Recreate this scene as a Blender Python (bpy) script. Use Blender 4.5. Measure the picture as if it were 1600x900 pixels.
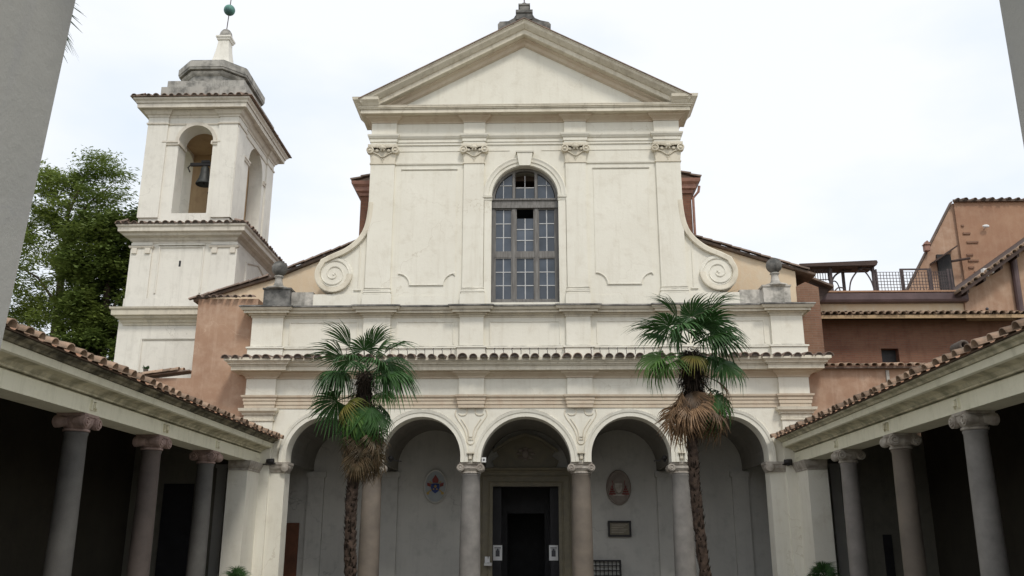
import bpy, math, random
from math import sin, cos, pi, radians, sqrt, atan2
from mathutils import Vector, Matrix, Euler
random.seed(7)
scene = bpy.context.scene
for o in list(bpy.data.objects): bpy.data.objects.remove(o)
COL = scene.collection

# ------------------------------------------------------------ camera, sky, sun, exposure
cam_data = bpy.data.cameras.new('camera'); cam = bpy.data.objects.new('camera', cam_data); COL.objects.link(cam)
cam.location = (0.28, 0, 1.6)
cam.rotation_euler = (radians(90 + 15.95), radians(-0.05), radians(1.4))
cam_data.sensor_width = 36.0; cam_data.lens = 36.0 * 1400 / 1600
cam_data.clip_start = 0.05; cam_data.clip_end = 3000
scene.camera = cam
scene.view_settings.view_transform = 'Standard'; scene.view_settings.look = 'None'
scene.view_settings.exposure = 0.12; scene.view_settings.gamma = 1.0
SUN_EL, SUN_AZ = radians(52), radians(158)      # azimuth clockwise from +Y (north)
world = bpy.data.worlds.new("World"); scene.world = world; world.use_nodes = True
wn, wl = world.node_tree.nodes, world.node_tree.links; wn.clear()
w_out = wn.new('ShaderNodeOutputWorld'); w_mix = wn.new('ShaderNodeMixShader')
sky = wn.new('ShaderNodeTexSky'); sky.sky_type = 'NISHITA'; sky.sun_disc = False
sky.sun_elevation = SUN_EL; sky.sun_rotation = SUN_AZ
bg1 = wn.new('ShaderNodeBackground'); bg1.inputs[1].default_value = 0.1; wl.new(sky.outputs[0], bg1.inputs[0])
bg2 = wn.new('ShaderNodeBackground'); bg2.inputs[1].default_value = 1.04
tc = wn.new('ShaderNodeTexCoord'); mp = wn.new('ShaderNodeMapping'); mp.inputs['Scale'].default_value = (1, 1, 2.2)
nz = wn.new('ShaderNodeTexNoise'); nz.inputs['Scale'].default_value = 2.1; nz.inputs['Detail'].default_value = 5; nz.inputs['Roughness'].default_value = 0.5
cr = wn.new('ShaderNodeValToRGB'); cr.color_ramp.elements[0].position = 0.32; cr.color_ramp.elements[0].color = (0.79, 0.865, 0.96, 1)
cr.color_ramp.elements[1].position = 0.5; cr.color_ramp.elements[1].color = (0.95, 0.97, 1.0, 1)
wl.new(tc.outputs['Generated'], mp.inputs[0]); wl.new(mp.outputs[0], nz.inputs['Vector']); wl.new(nz.outputs['Fac'], cr.inputs[0]); wl.new(cr.outputs[0], bg2.inputs[0])
w_mix.inputs[0].default_value = 0.9
wl.new(bg1.outputs[0], w_mix.inputs[1]); wl.new(bg2.outputs[0], w_mix.inputs[2]); wl.new(w_mix.outputs[0], w_out.inputs[0])
sun_data = bpy.data.lights.new('sun', 'SUN'); sun_data.energy = 1.5; sun_data.angle = radians(10); sun_data.color = (1.0, 0.95, 0.87)
sun = bpy.data.objects.new('sun', sun_data); COL.objects.link(sun)
sd = Vector((sin(SUN_AZ) * cos(SUN_EL), cos(SUN_AZ) * cos(SUN_EL), sin(SUN_EL)))
sun.rotation_euler = sd.to_track_quat('Z', 'Y').to_euler()

# ------------------------------------------------------------ materials
def base_mat(name, rough=0.9, spec=0.3):
    m = bpy.data.materials.new(name); m.use_nodes = True
    nt = m.node_tree; b = nt.nodes['Principled BSDF']
    b.inputs['Roughness'].default_value = rough; b.inputs['Specular IOR Level'].default_value = spec
    return m, nt, b
def noise(nt, scale, detail=5, rough=0.55, mapping=None, coord='Object'):
    t = nt.nodes.new('ShaderNodeTexCoord'); n = nt.nodes.new('ShaderNodeTexNoise')
    n.inputs['Scale'].default_value = scale; n.inputs['Detail'].default_value = detail; n.inputs['Roughness'].default_value = rough
    src = t.outputs[coord]
    if mapping:
        mp = nt.nodes.new('ShaderNodeMapping'); mp.inputs['Scale'].default_value = mapping
        nt.links.new(src, mp.inputs[0]); src = mp.outputs[0]
    nt.links.new(src, n.inputs['Vector']); return n.outputs['Fac']
def ramp(nt, src, a, b):
    r = nt.nodes.new('ShaderNodeMapRange'); r.inputs['From Min'].default_value = a; r.inputs['From Max'].default_value = b
    r.clamp = True; nt.links.new(src, r.inputs['Value']); return r.outputs[0]
def mul(nt, a, b):
    m = nt.nodes.new('ShaderNodeMath'); m.operation = 'MULTIPLY'
    for i, v in enumerate((a, b)):
        if isinstance(v, (int, float)): m.inputs[i].default_value = v
        else: nt.links.new(v, m.inputs[i])
    return m.outputs[0]
def mixc(nt, fac, a, b):
    m = nt.nodes.new('ShaderNodeMix'); m.data_type = 'RGBA'
    if isinstance(fac, (int, float)): m.inputs[0].default_value = fac
    else: nt.links.new(fac, m.inputs[0])
    for i, v in ((6, a), (7, b)):
        if isinstance(v, tuple): m.inputs[i].default_value = (*v, 1)
        else: nt.links.new(v, m.inputs[i])
    return m.outputs[2]
def bump(nt, b, h, strength, dist=0.02):
    n = nt.nodes.new('ShaderNodeBump'); n.inputs['Strength'].default_value = strength; n.inputs['Distance'].default_value = dist
    nt.links.new(h, n.inputs['Height']); nt.links.new(n.outputs[0], b.inputs['Normal'])
def plaster(name, c1, c2, stain=(0.3, 0.28, 0.24), amt=0.35, streak=0.4, top=0.6, topc=(0.09, 0.085, 0.07), lo=0.52, hi=0.75):
    """lime plaster: two tones in broad patches, rain streaks, blotches, dark growth on upward ledges"""
    m, nt, b = base_mat(name, 0.92, 0.2)
    col = mixc(nt, ramp(nt, noise(nt, 0.55, 6, 0.6), 0.35, 0.68), c1, c2)
    col = mixc(nt, mul(nt, ramp(nt, noise(nt, 2.3, 8, 0.65), lo, hi), amt), col, stain)
    col = mixc(nt, mul(nt, ramp(nt, noise(nt, 1.0, 6, 0.7, (4.5, 4.5, 0.35)), 0.52, 0.78), streak), col, stain)
    t = nt.nodes.new('ShaderNodeTexCoord'); nd = nt.nodes.new('ShaderNodeTexNoise'); nd.inputs['Scale'].default_value = 1.4; nd.inputs['Detail'].default_value = 4
    vm = nt.nodes.new('ShaderNodeVectorMath'); vm.operation = 'ADD'; nt.links.new(t.outputs['Object'], vm.inputs[0]); nt.links.new(nd.outputs['Color'], vm.inputs[1]); nt.links.new(t.outputs['Object'], nd.inputs['Vector'])
    vo = nt.nodes.new('ShaderNodeTexVoronoi'); vo.feature = 'DISTANCE_TO_EDGE'; vo.inputs['Scale'].default_value = 0.42; nt.links.new(vm.outputs[0], vo.inputs['Vector'])
    ck = nt.nodes.new('ShaderNodeMapRange'); ck.inputs['From Min'].default_value = 0.006; ck.inputs['From Max'].default_value = 0.0; ck.clamp = True; nt.links.new(vo.outputs['Distance'], ck.inputs['Value'])
    col = mixc(nt, mul(nt, mul(nt, ck.outputs[0], ramp(nt, noise(nt, 0.35, 3), 0.5, 0.6)), 0.5), col, stain)
    g = nt.nodes.new('ShaderNodeNewGeometry'); s = nt.nodes.new('ShaderNodeSeparateXYZ'); nt.links.new(g.outputs['True Normal'], s.inputs[0])
    tf = mul(nt, ramp(nt, s.outputs[2], 0.35, 0.8), ramp(nt, noise(nt, 1.6, 6, 0.7), 0.3, 0.55))
    col = mixc(nt, mul(nt, tf, top), col, topc)
    nt.links.new(col, b.inputs['Base Color'])
    bump(nt, b, noise(nt, 9, 8, 0.7), 0.35, 0.02)
    return m
def two(name, c1, c2, scale=3, rough=0.85, spec=0.3, mapping=None, lo=0.35, hi=0.65, bmp=0.3, bs=25, metallic=0, rnd=0.0):
    m, nt, b = base_mat(name, rough, spec); b.inputs['Metallic'].default_value = metallic
    col = mixc(nt, ramp(nt, noise(nt, scale, 6, 0.6, mapping), lo, hi), c1, c2)
    if rnd:
        oi = nt.nodes.new('ShaderNodeObjectInfo'); h = nt.nodes.new('ShaderNodeHueSaturation')
        mr = nt.nodes.new('ShaderNodeMapRange'); mr.inputs['To Min'].default_value = 1 - rnd; mr.inputs['To Max'].default_value = 1 + rnd
        nt.links.new(oi.outputs['Random'], mr.inputs[0]); nt.links.new(mr.outputs[0], h.inputs['Value']); nt.links.new(col, h.inputs['Color']); col = h.outputs[0]
    nt.links.new(col, b.inputs['Base Color'])
    if bmp: bump(nt, b, noise(nt, bs, 6, 0.6), bmp, 0.02)
    return m
def brick(name, c1, c2, mortar, patch=(0.33, 0.2, 0.13), scale=1.0, amt=0.5):
    m, nt, b = base_mat(name, 0.93, 0.2)
    t = nt.nodes.new('ShaderNodeTexCoord'); mp = nt.nodes.new('ShaderNodeMapping'); mp.inputs['Rotation'].default_value = (radians(90), 0, 0)
    nt.links.new(t.outputs['Object'], mp.inputs[0])
    br = nt.nodes.new('ShaderNodeTexBrick'); nt.links.new(mp.outputs[0], br.inputs['Vector'])
    br.inputs['Scale'].default_value = scale; br.inputs['Brick Width'].default_value = 0.32; br.inputs['Row Height'].default_value = 0.085; br.inputs['Mortar Size'].default_value = 0.012
    br.inputs['Color1'].default_value = (*c1, 1); br.inputs['Color2'].default_value = (*c2, 1); br.inputs['Mortar'].default_value = (*mortar, 1)
    col = mixc(nt, mul(nt, ramp(nt, noise(nt, 0.9, 7, 0.65), 0.42, 0.66), amt), br.outputs[0], patch)
    col = mixc(nt, mul(nt, ramp(nt, noise(nt, 2.0, 6, 0.7, (2, 2, 0.6)), 0.5, 0.75), 0.5), col, tuple(v * 0.5 for v in c1))
    nt.links.new(col, b.inputs['Base Color']); bump(nt, b, br.outputs['Fac'], 0.4, 0.01)
    return m
M = {}
M['cream'] = plaster('cream_plaster', (0.83, 0.80, 0.70), (0.77, 0.735, 0.635), (0.54, 0.48, 0.37), 0.36, 0.32, 0.85)
M['cream_trim'] = plaster('cream_trim', (0.79, 0.735, 0.61), (0.68, 0.62, 0.50), (0.34, 0.29, 0.21), 0.45, 0.55, 1.0)
M['attic_trim'] = plaster('attic_trim', (0.75, 0.69, 0.56), (0.6, 0.55, 0.45), (0.3, 0.27, 0.22), 0.45, 0.45, 1.0, (0.06, 0.06, 0.05))
M['grimy'] = plaster('grimy_stone', (0.48, 0.455, 0.41), (0.68, 0.64, 0.57), (0.13, 0.125, 0.11), 0.7, 0.65, 1.0, (0.05, 0.05, 0.045), 0.42, 0.62)
M['drum'] = plaster('drum_stone', (0.46, 0.44, 0.40), (0.36, 0.345, 0.31), (0.10, 0.10, 0.095), 0.75, 0.85, 1.0, (0.05, 0.05, 0.045), 0.45, 0.66)
M['dark_stone'] = plaster('dark_weathered_stone', (0.22, 0.215, 0.2), (0.36, 0.34, 0.31), (0.06, 0.06, 0.058), 0.8, 0.5, 0.9, (0.04, 0.04, 0.035), 0.4, 0.6)
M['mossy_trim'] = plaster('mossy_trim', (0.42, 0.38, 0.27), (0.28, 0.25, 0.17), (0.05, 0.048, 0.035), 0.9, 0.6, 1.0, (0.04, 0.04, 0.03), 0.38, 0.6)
M['tan_trim'] = plaster('tan_trim', (0.68, 0.59, 0.46), (0.60, 0.50, 0.385), (0.46, 0.30, 0.2), 0.4, 0.4, 1.0)
M['tower'] = plaster('tower_plaster', (0.82, 0.79, 0.71), (0.75, 0.72, 0.65), (0.44, 0.41, 0.35), 0.32, 0.42, 0.9)
M['tower_trim'] = plaster('tower_trim', (0.78, 0.73, 0.63), (0.66, 0.61, 0.53), (0.33, 0.28, 0.22), 0.4, 0.5, 1.0)
M['wing'] = plaster('wing_plaster', (0.86, 0.83, 0.66), (0.82, 0.79, 0.62), (0.36, 0.34, 0.22), 0.3, 0.3, 0.8)
M['wing_trim'] = plaster('wing_trim', (0.76, 0.71, 0.53), (0.62, 0.58, 0.42), (0.16, 0.15, 0.09), 0.6, 0.3, 1.0, (0.05, 0.05, 0.03), 0.42, 0.62)
M['orange'] = plaster('orange_render', (0.46, 0.30, 0.205), (0.35, 0.215, 0.145), (0.60, 0.45, 0.34), 0.5, 0.55, 0.5, (0.09, 0.085, 0.07), 0.45, 0.72)
M['peach'] = plaster('peach_render', (0.74, 0.60, 0.43), (0.66, 0.51, 0.35), (0.72, 0.66, 0.55), 0.5, 0.5, 0.6)
M['tan'] = plaster('tan_render', (0.38, 0.225, 0.145), (0.31, 0.175, 0.115), (0.47, 0.32, 0.22), 0.4, 0.5, 0.5, (0.09, 0.085, 0.07), 0.45, 0.75)
M['ochre'] = plaster('ochre_render', (0.50, 0.36, 0.21), (0.42, 0.29, 0.18), (0.26, 0.15, 0.09), 0.4, 0.4, 0.5)
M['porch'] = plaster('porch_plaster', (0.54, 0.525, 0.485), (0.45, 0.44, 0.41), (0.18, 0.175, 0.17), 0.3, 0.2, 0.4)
M['porch_vault'] = plaster('porch_vault_shade_plaster', (0.24, 0.225, 0.195), (0.18, 0.17, 0.15), (0.1, 0.09, 0.08), 0.4, 0.2, 0.2)  # vault toned darker than the walls to paint in its shade
M['grey_plaster'] = plaster('grey_plaster', (0.50, 0.49, 0.45), (0.44, 0.435, 0.40), (0.36, 0.36, 0.40), 0.25, 0.25, 0.3)
M['wing_inside_shade'] = plaster('wing_inside_shade_plaster', (0.055, 0.048, 0.035), (0.04, 0.035, 0.026), (0.03, 0.027, 0.022), 0.4, 0.3, 0.2)  # plaster darkened to paint the deep shade behind the columns
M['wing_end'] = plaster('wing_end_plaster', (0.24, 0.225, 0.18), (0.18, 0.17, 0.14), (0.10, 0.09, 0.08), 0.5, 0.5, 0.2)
M['brick'] = brick('red_brick', (0.19, 0.085, 0.058), (0.23, 0.11, 0.072), (0.17, 0.11, 0.08), (0.23, 0.13, 0.085))
M['brick_brown'] = brick('brown_brick', (0.25, 0.135, 0.09), (0.20, 0.105, 0.07), (0.22, 0.155, 0.115), (0.32, 0.2, 0.135))
M['terracotta'] = two('terracotta', (0.44, 0.22, 0.13), (0.30, 0.20, 0.14), 2.5, 0.9, 0.2, lo=0.3, hi=0.6, rnd=0.28)
M['terracotta_pale'] = two('terracotta_pale', (0.42, 0.285, 0.20), (0.16, 0.135, 0.105), 3.5, 0.9, 0.2, lo=0.35, hi=0.66, rnd=0.42)
M['old_tile'] = two('old_grey_tile', (0.27, 0.195, 0.155), (0.15, 0.12, 0.10), 3, 0.95, 0.2, rnd=0.35)
M['granite'] = two('grey_granite', (0.27, 0.255, 0.235), (0.17, 0.16, 0.15), 2.2, 0.75, 0.35, lo=0.3, hi=0.7, bs=60)
M['granite_warm'] = two('brown_granite', (0.21, 0.175, 0.14), (0.135, 0.115, 0.095), 1.6, 0.7, 0.35, lo=0.3, hi=0.7, bs=60)
M['granite_rose'] = two('rose_granite', (0.27, 0.245, 0.225), (0.18, 0.165, 0.15), 1.8, 0.75, 0.35, lo=0.3, hi=0.7, bs=60)
M['granite_shaded'] = two('shaded_granite', (0.13, 0.125, 0.115), (0.085, 0.08, 0.075), 2.2, 0.75, 0.35, lo=0.3, hi=0.7, bs=60)  # darker copy of the grey granite, left-hand shade put into the colour
M['granite_shaded_rose'] = two('shaded_rose_granite', (0.125, 0.10, 0.088), (0.08, 0.065, 0.058), 2.2, 0.75, 0.35, lo=0.3, hi=0.7, bs=60)  # rose granite with the same left-hand shade painted in
M['mortar'] = two('tile_mortar', (0.16, 0.135, 0.115), (0.10, 0.085, 0.075), 6, 0.95, 0.1)
M['marble'] = two('weathered_marble', (0.50, 0.46, 0.40), (0.30, 0.26, 0.22), 5, 0.7, 0.35, bs=30)
M['marble_pink'] = two('pinkish_marble', (0.42, 0.30, 0.26), (0.25, 0.18, 0.16), 5, 0.7, 0.35, bs=30)
M['wood_grey'] = two('weathered_window_wood', (0.245, 0.235, 0.22), (0.15, 0.14, 0.13), 2, 0.8, 0.3, (9, 9, 1), bs=40)
M['glazing'] = two('pale_glazing_bars', (0.58, 0.58, 0.57), (0.46, 0.46, 0.46), 3, 0.6, 0.4, bmp=0)
M['wood_dark'] = two('dark_timber', (0.085, 0.055, 0.045), (0.05, 0.035, 0.03), 3, 0.75, 0.3, (1, 1, 6))
M['dark_door_and_void'] = two('dark_door_and_void', (0.022, 0.021, 0.024), (0.014, 0.013, 0.015), 3, 0.6, 0.4)  # near-black door timber, also paints the shade inside openings
M['door_brown'] = two('brown_door_wood', (0.16, 0.06, 0.03), (0.10, 0.04, 0.02), 3, 0.6, 0.4)
M['fascia'] = two('brown_metal_fascia', (0.13, 0.085, 0.085), (0.085, 0.055, 0.055), 1.5, 0.55, 0.4, bs=8)
M['iron'] = two('rusty_iron', (0.10, 0.075, 0.075), (0.06, 0.045, 0.045), 8, 0.7, 0.4)
M['iron_black'] = two('black_iron', (0.02, 0.02, 0.02), (0.035, 0.03, 0.03), 8, 0.6, 0.4)
M['copper'] = two('copper_downpipe', (0.36, 0.19, 0.14), (0.25, 0.13, 0.1), 5, 0.6, 0.4)
M['verdigris'] = two('verdigris_copper', (0.12, 0.30, 0.24), (0.06, 0.13, 0.13), 3, 0.6, 0.4, bs=30)
M['bronze'] = two('dark_bronze', (0.05, 0.055, 0.05), (0.03, 0.03, 0.03), 5, 0.55, 0.5)
M['white'] = two('white_paint', (0.75, 0.75, 0.74), (0.68, 0.68, 0.66), 5, 0.6, 0.3, bmp=0)
M['paper'] = two('white_paper', (0.78, 0.78, 0.78), (0.72, 0.72, 0.72), 5, 0.7, 0.2, bmp=0)
M['ink'] = two('dark_print', (0.07, 0.07, 0.08), (0.12, 0.12, 0.13), 30, 0.7, 0.2, bmp=0)
M['plaque'] = two('yellowish_marble', (0.20, 0.175, 0.115), (0.16, 0.14, 0.10), 4, 0.5, 0.4)
M['crest_blue'] = two('crest_blue', (0.03, 0.06, 0.22), (0.02, 0.04, 0.14), 5, 0.6, 0.3, bmp=0)
M['crest_red'] = two('crest_red', (0.26, 0.05, 0.04), (0.18, 0.045, 0.04), 5, 0.6, 0.3, bmp=0)
M['crest_gold'] = two('crest_gold', (0.50, 0.34, 0.08), (0.4, 0.27, 0.08), 5, 0.5, 0.4, bmp=0)
M['crest_white'] = two('crest_white', (0.36, 0.39, 0.40), (0.30, 0.32, 0.33), 3, 0.7, 0.3, bmp=0)
M['crest_faded'] = two('crest_faded_stone', (0.27, 0.235, 0.20), (0.22, 0.18, 0.16), 5, 0.8, 0.3)
M['gravel'] = two('courtyard_gravel', (0.20, 0.185, 0.155), (0.15, 0.14, 0.115), 6, 0.95, 0.2, bs=40)
M['earth'] = two('ground_earth', (0.20, 0.18, 0.13), (0.13, 0.14, 0.08), 0.5, 0.95, 0.2)
M['paving'] = two('stone_paving', (0.22, 0.21, 0.19), (0.17, 0.16, 0.15), 2, 0.85, 0.3)
def leafmat(name, c1, c2, scale=1.5, trans=0.35, rnd=0.25):
    m, nt, b = base_mat(name, 0.5, 0.35)
    col = mixc(nt, ramp(nt, noise(nt, scale, 4, 0.6), 0.35, 0.65), c1, c2)
    oi = nt.nodes.new('ShaderNodeObjectInfo'); h = nt.nodes.new('ShaderNodeHueSaturation')
    mr = nt.nodes.new('ShaderNodeMapRange'); mr.inputs['To Min'].default_value = 1 - rnd; mr.inputs['To Max'].default_value = 1 + rnd
    nt.links.new(oi.outputs['Random'], mr.inputs[0]); nt.links.new(mr.outputs[0], h.inputs['Value']); nt.links.new(col, h.inputs['Color'])
    nt.links.new(h.outputs[0], b.inputs['Base Color'])
    tr = nt.nodes.new('ShaderNodeBsdfTranslucent'); nt.links.new(h.outputs[0], tr.inputs['Color'])
    mx = nt.nodes.new('ShaderNodeMixShader'); mx.inputs[0].default_value = trans
    out = nt.nodes['Material Output']; nt.links.new(b.outputs[0], mx.inputs[1]); nt.links.new(tr.outputs[0], mx.inputs[2]); nt.links.new(mx.outputs[0], out.inputs[0])
    return m
M['palm_green'] = leafmat('palm_leaf_green', (0.03, 0.085, 0.022), (0.05, 0.12, 0.03), trans=0.2)
M['palm_yellow'] = leafmat('palm_leaf_yellowing', (0.13, 0.17, 0.03), (0.25, 0.2, 0.05), trans=0.25)
M['palm_fresh'] = leafmat('palm_leaf_fresh', (0.07, 0.16, 0.03), (0.10, 0.19, 0.045), trans=0.25)
M['palm_dead'] = leafmat('palm_leaf_dead', (0.31, 0.195, 0.11), (0.13, 0.082, 0.045), 4, 0.15, 0.55)
M['palm_trunk'] = two('palm_trunk_fibre', (0.085, 0.06, 0.045), (0.035, 0.026, 0.022), 7, 0.95, 0.1, bs=40, bmp=0.8)
M['palm_fibre'] = two('palm_dark_fibre', (0.045, 0.034, 0.026), (0.02, 0.016, 0.013), 9, 0.95, 0.1)
M['foliage'] = leafmat('tree_foliage_mid', (0.13, 0.185, 0.045), (0.26, 0.31, 0.08), 0.35, 0.3)
M['foliage_dark'] = leafmat('tree_foliage_dark', (0.10, 0.16, 0.04), (0.22, 0.28, 0.065), 0.4, 0.25)
M['bark'] = two('tree_bark', (0.13, 0.10, 0.07), (0.08, 0.06, 0.045), 4, 0.95, 0.2, (1, 1, 0.3))
def glassmat():
    m, nt, b = base_mat('sky_tinted_window_glass', 0.18, 0.6)
    col = mixc(nt, ramp(nt, noise(nt, 1.1, 3, 0.5), 0.35, 0.65), (0.035, 0.048, 0.065), (0.075, 0.092, 0.118))  # blue-grey base paints the sky's reflection into the panes
    oi = nt.nodes.new('ShaderNodeObjectInfo'); h = nt.nodes.new('ShaderNodeHueSaturation')
    mr = nt.nodes.new('ShaderNodeMapRange'); mr.inputs['To Min'].default_value = 0.65; mr.inputs['To Max'].default_value = 1.35
    nt.links.new(oi.outputs['Random'], mr.inputs[0]); nt.links.new(mr.outputs[0], h.inputs['Value']); nt.links.new(col, h.inputs['Color'])
    nt.links.new(h.outputs[0], b.inputs['Base Color']); return m
M['glass'] = glassmat()

# ------------------------------------------------------------ mesh helpers
_HOR = lambda u, v, w: (u, v, w)
def undercut(prof):
    """grooves added under every small soffit of a horizontal moulding, shaped to give dark shade lines"""
    out = []; k = len(prof)
    for i in range(k):
        d0, w0 = prof[i]; d1, w1 = prof[(i + 1) % k]; w2 = prof[(i + 2) % k][1]; out.append((d0, w0))
        if d0 > -0.011 and 0.035 <= d1 - d0 <= 0.45 and abs(w1 - w0) <= 0.025 and w2 - w1 > 0.02:
            h = min(0.06, (w2 - w1) * 0.75); e = min(0.02, (d1 - d0) * 0.3)
            out += [(d0 + 0.002, w0 + h), (d1 - e, w1 + h), (d1 - e, w1)]
    return out
class MB:
    def __init__(s): s.v = []; s.f = []
    def box(s, x0, x1, y0, y1, z0, z1):
        n = len(s.v); s.v += [(x, y, z) for x in (x0, x1) for y in (y0, y1) for z in (z0, z1)]
        s.f += [tuple(n + i for i in q) for q in ((0, 1, 3, 2), (4, 6, 7, 5), (0, 4, 5, 1), (2, 3, 7, 6), (0, 2, 6, 4), (1, 5, 7, 3))]; return s
    def prism(s, poly, w0, w1, f=lambda u, v, w: (u, w, v)):
        n = len(s.v); k = len(poly)
        s.v += [f(u, v, w0) for u, v in poly] + [f(u, v, w1) for u, v in poly]
        s.f.append(tuple(range(n + k - 1, n - 1, -1))); s.f.append(tuple(range(n + k, n + 2 * k)))
        s.f += [(n + i, n + (i + 1) % k, n + k + (i + 1) % k, n + k + i) for i in range(k)]; return s
    def sweep(s, path, prof, closed=False, f=_HOR, sgn=1, taper=None):
        if f.__code__.co_name == '<lambda>' and f is _HOR: prof = undercut(prof)
        P = [Vector(p) for p in path]; n = len(P); k = len(prof); b = len(s.v)
        for i in range(n):
            a = P[i] - P[i - 1] if (i > 0 or closed) else P[1] - P[0]
            c = P[(i + 1) % n] - P[i] if (i < n - 1 or closed) else P[-1] - P[-2]
            a.normalize(); c.normalize()
            na = Vector((a.y, -a.x)); nc = Vector((c.y, -c.x)); m = na + nc
            if m.length < 1e-6: m = na.copy()
            m.normalize(); m = m / max(0.25, m.dot(na))
            t = taper(i / (n - 1)) if taper else 1
            for d, w in prof: q = P[i] + m * d * sgn * t; s.v.append(f(q.x, q.y, w * 1.0))
        for i in range(n if closed else n - 1):
            j = (i + 1) % n
            for e in range(k):
                g = (e + 1) % k; s.f.append((b + i * k + e, b + j * k + e, b + j * k + g, b + i * k + g))
        if not closed: s.f.append(tuple(b + e for e in range(k))); s.f.append(tuple(b + (n - 1) * k + e for e in range(k - 1, -1, -1)))
        return s
    def lathe(s, prof, c=(0, 0, 0), seg=20, axis='z', sq=False, a0=0):
        b = len(s.v); k = len(prof)
        for i in range(seg):
            a = a0 + 2 * pi * i / seg
            for r, h in prof:
                u, v = r * cos(a), r * sin(a)
                s.v.append((c[0] + u, c[1] + v, c[2] + h) if axis == 'z' else (c[0] + u, c[1] + h, c[2] + v) if axis == 'y' else (c[0] + h, c[1] + u, c[2] + v))
        for i in range(seg):
            j = (i + 1) % seg
            for e in range(k - 1): s.f.append((b + i * k + e, b + j * k + e, b + j * k + e + 1, b + i * k + e + 1))
        if prof[0][0] > 1e-5: s.f.append(tuple(b + i * k for i in range(seg - 1, -1, -1)))
        if prof[-1][0] > 1e-5: s.f.append(tuple(b + i * k + k - 1 for i in range(seg)))
        return s
    def sphere(s, c, r, seg=14, rings=8, sx=1, sy=1, sz=1):
        b = len(s.v); pr = [(max(1e-6, sin(pi * i / rings)), -cos(pi * i / rings)) for i in range(rings + 1)]
        m = MB().lathe(pr, (0, 0, 0), seg); s.v += [(c[0] + x * r * sx, c[1] + y * r * sy, c[2] + z * r * sz) for x, y, z in m.v]
        s.f += [tuple(b + i for i in q) for q in m.f]; return s
    def tube(s, pts, r, seg=8, r1=None):
        P = [Vector(p) for p in pts]; b = len(s.v); n = len(P)
        up = Vector((0.13, 0.31, 0.94))
        for i, p in enumerate(P):
            t = (P[min(i + 1, n - 1)] - P[max(i - 1, 0)]).normalized()
            x = t.cross(up); x = x.normalized() if x.length > 1e-3 else t.cross(Vector((1, 0, 0))).normalized(); y = t.cross(x)
            rr = r if r1 is None else r + (r1 - r) * i / (n - 1)
            for k in range(seg): a = 2 * pi * k / seg; s.v.append(tuple(p + x * cos(a) * rr + y * sin(a) * rr))
        for i in range(n - 1):
            for k in range(seg): g = (k + 1) % seg; s.f.append((b + i * seg + k, b + i * seg + g, b + (i + 1) * seg + g, b + (i + 1) * seg + k))
        s.f.append(tuple(b + k for k in range(seg - 1, -1, -1))); s.f.append(tuple(b + (n - 1) * seg + k for k in range(seg)))
        return s
    def add(s, o, fn=lambda p: p):
        b = len(s.v); s.v += [fn(p) for p in o.v]; s.f += [tuple(b + i for i in q) for q in o.f]; return s
    def arch_wall(s, x0, x1, zb, zt, ops, w0, w1, f=lambda u, v, w: (u, w, v), n=28):
        """wall along u between w0 and w1 thick, with round-headed openings (uc, half, spring, sill)"""
        def q(a, b_, c, d):
            k = len(s.v); s.v += [f(*a), f(*b_), f(*c), f(*d)]; s.f.append((k, k + 1, k + 2, k + 3))
        def block(a, b_, z0, z1, sides=True):
            if b_ - a < 1e-4 or z1 - z0 < 1e-4: return
            q((a, z0, w0), (b_, z0, w0), (b_, z1, w0), (a, z1, w0)); q((b_, z0, w1), (a, z0, w1), (a, z1, w1), (b_, z1, w1))
            q((a, z0, w1), (b_, z0, w1), (b_, z0, w0), (a, z0, w0)); q((a, z1, w0), (b_, z1, w0), (b_, z1, w1), (a, z1, w1))
            q((a, z0, w1), (a, z0, w0), (a, z1, w0), (a, z1, w1)); q((b_, z0, w0), (b_, z0, w1), (b_, z1, w1), (b_, z1, w0))
        cur = x0
        for uc, hw, sp, sill in ops:
            block(cur, uc - hw, zb, zt)
            if sill > zb: block(uc - hw, uc + hw, zb, sill)
            for i in range(n):
                a, b_ = pi - pi * i / n, pi - pi * (i + 1) / n
                ua, za, ub, zb_ = uc + hw * cos(a), sp + hw * sin(a), uc + hw * cos(b_), sp + hw * sin(b_)
                q((ua, za, w0), (ub, zb_, w0), (ub, zt, w0), (ua, zt, w0)); q((ub, zb_, w1), (ua, za, w1), (ua, zt, w1), (ub, zt, w1))
                q((ua, za, w1), (ub, zb_, w1), (ub, zb_, w0), (ua, za, w0)); q((ua, zt, w0), (ub, zt, w0), (ub, zt, w1), (ua, zt, w1))
            cur = uc + hw
        block(cur, x1, zb, zt); return s
BASE = {}
def mesh_of(mb, name, mat, base=(0, 0, 0), smooth=False):
    me = bpy.data.meshes.new(name); bx, by, bz = base
    me.from_pydata([(x - bx, y - by, z - bz) for x, y, z in mb.v], [], mb.f)
    me.materials.append(M[mat] if isinstance(mat, str) else mat)
    if smooth: me.polygons.foreach_set('use_smooth', [True] * len(me.polygons))
    me.update(); return me
def props(o, label=None, cat=None, group=None, kind=None):
    for k, v in (('label', label), ('category', cat), ('group', group), ('kind', kind)):
        if v: o[k] = v
    return o
def thing(name, base, label, cat, group=None):
    o = bpy.data.objects.new(name, None); COL.objects.link(o); o.location = base; o.empty_display_size = 0.3
    BASE[o.name] = base; return props(o, label, cat, group)
def part(mb, name, mat, parent=None, smooth=False, kind=None, label=None):
    base = BASE[parent.name] if parent else (0, 0, 0)
    o = bpy.data.objects.new(name, mesh_of(mb, name, mat, base, smooth)); COL.objects.link(o)
    if parent: o.parent = parent; BASE[o.name] = base
    else: BASE[o.name] = (0, 0, 0)
    return props(o, label, None, None, kind)
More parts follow.
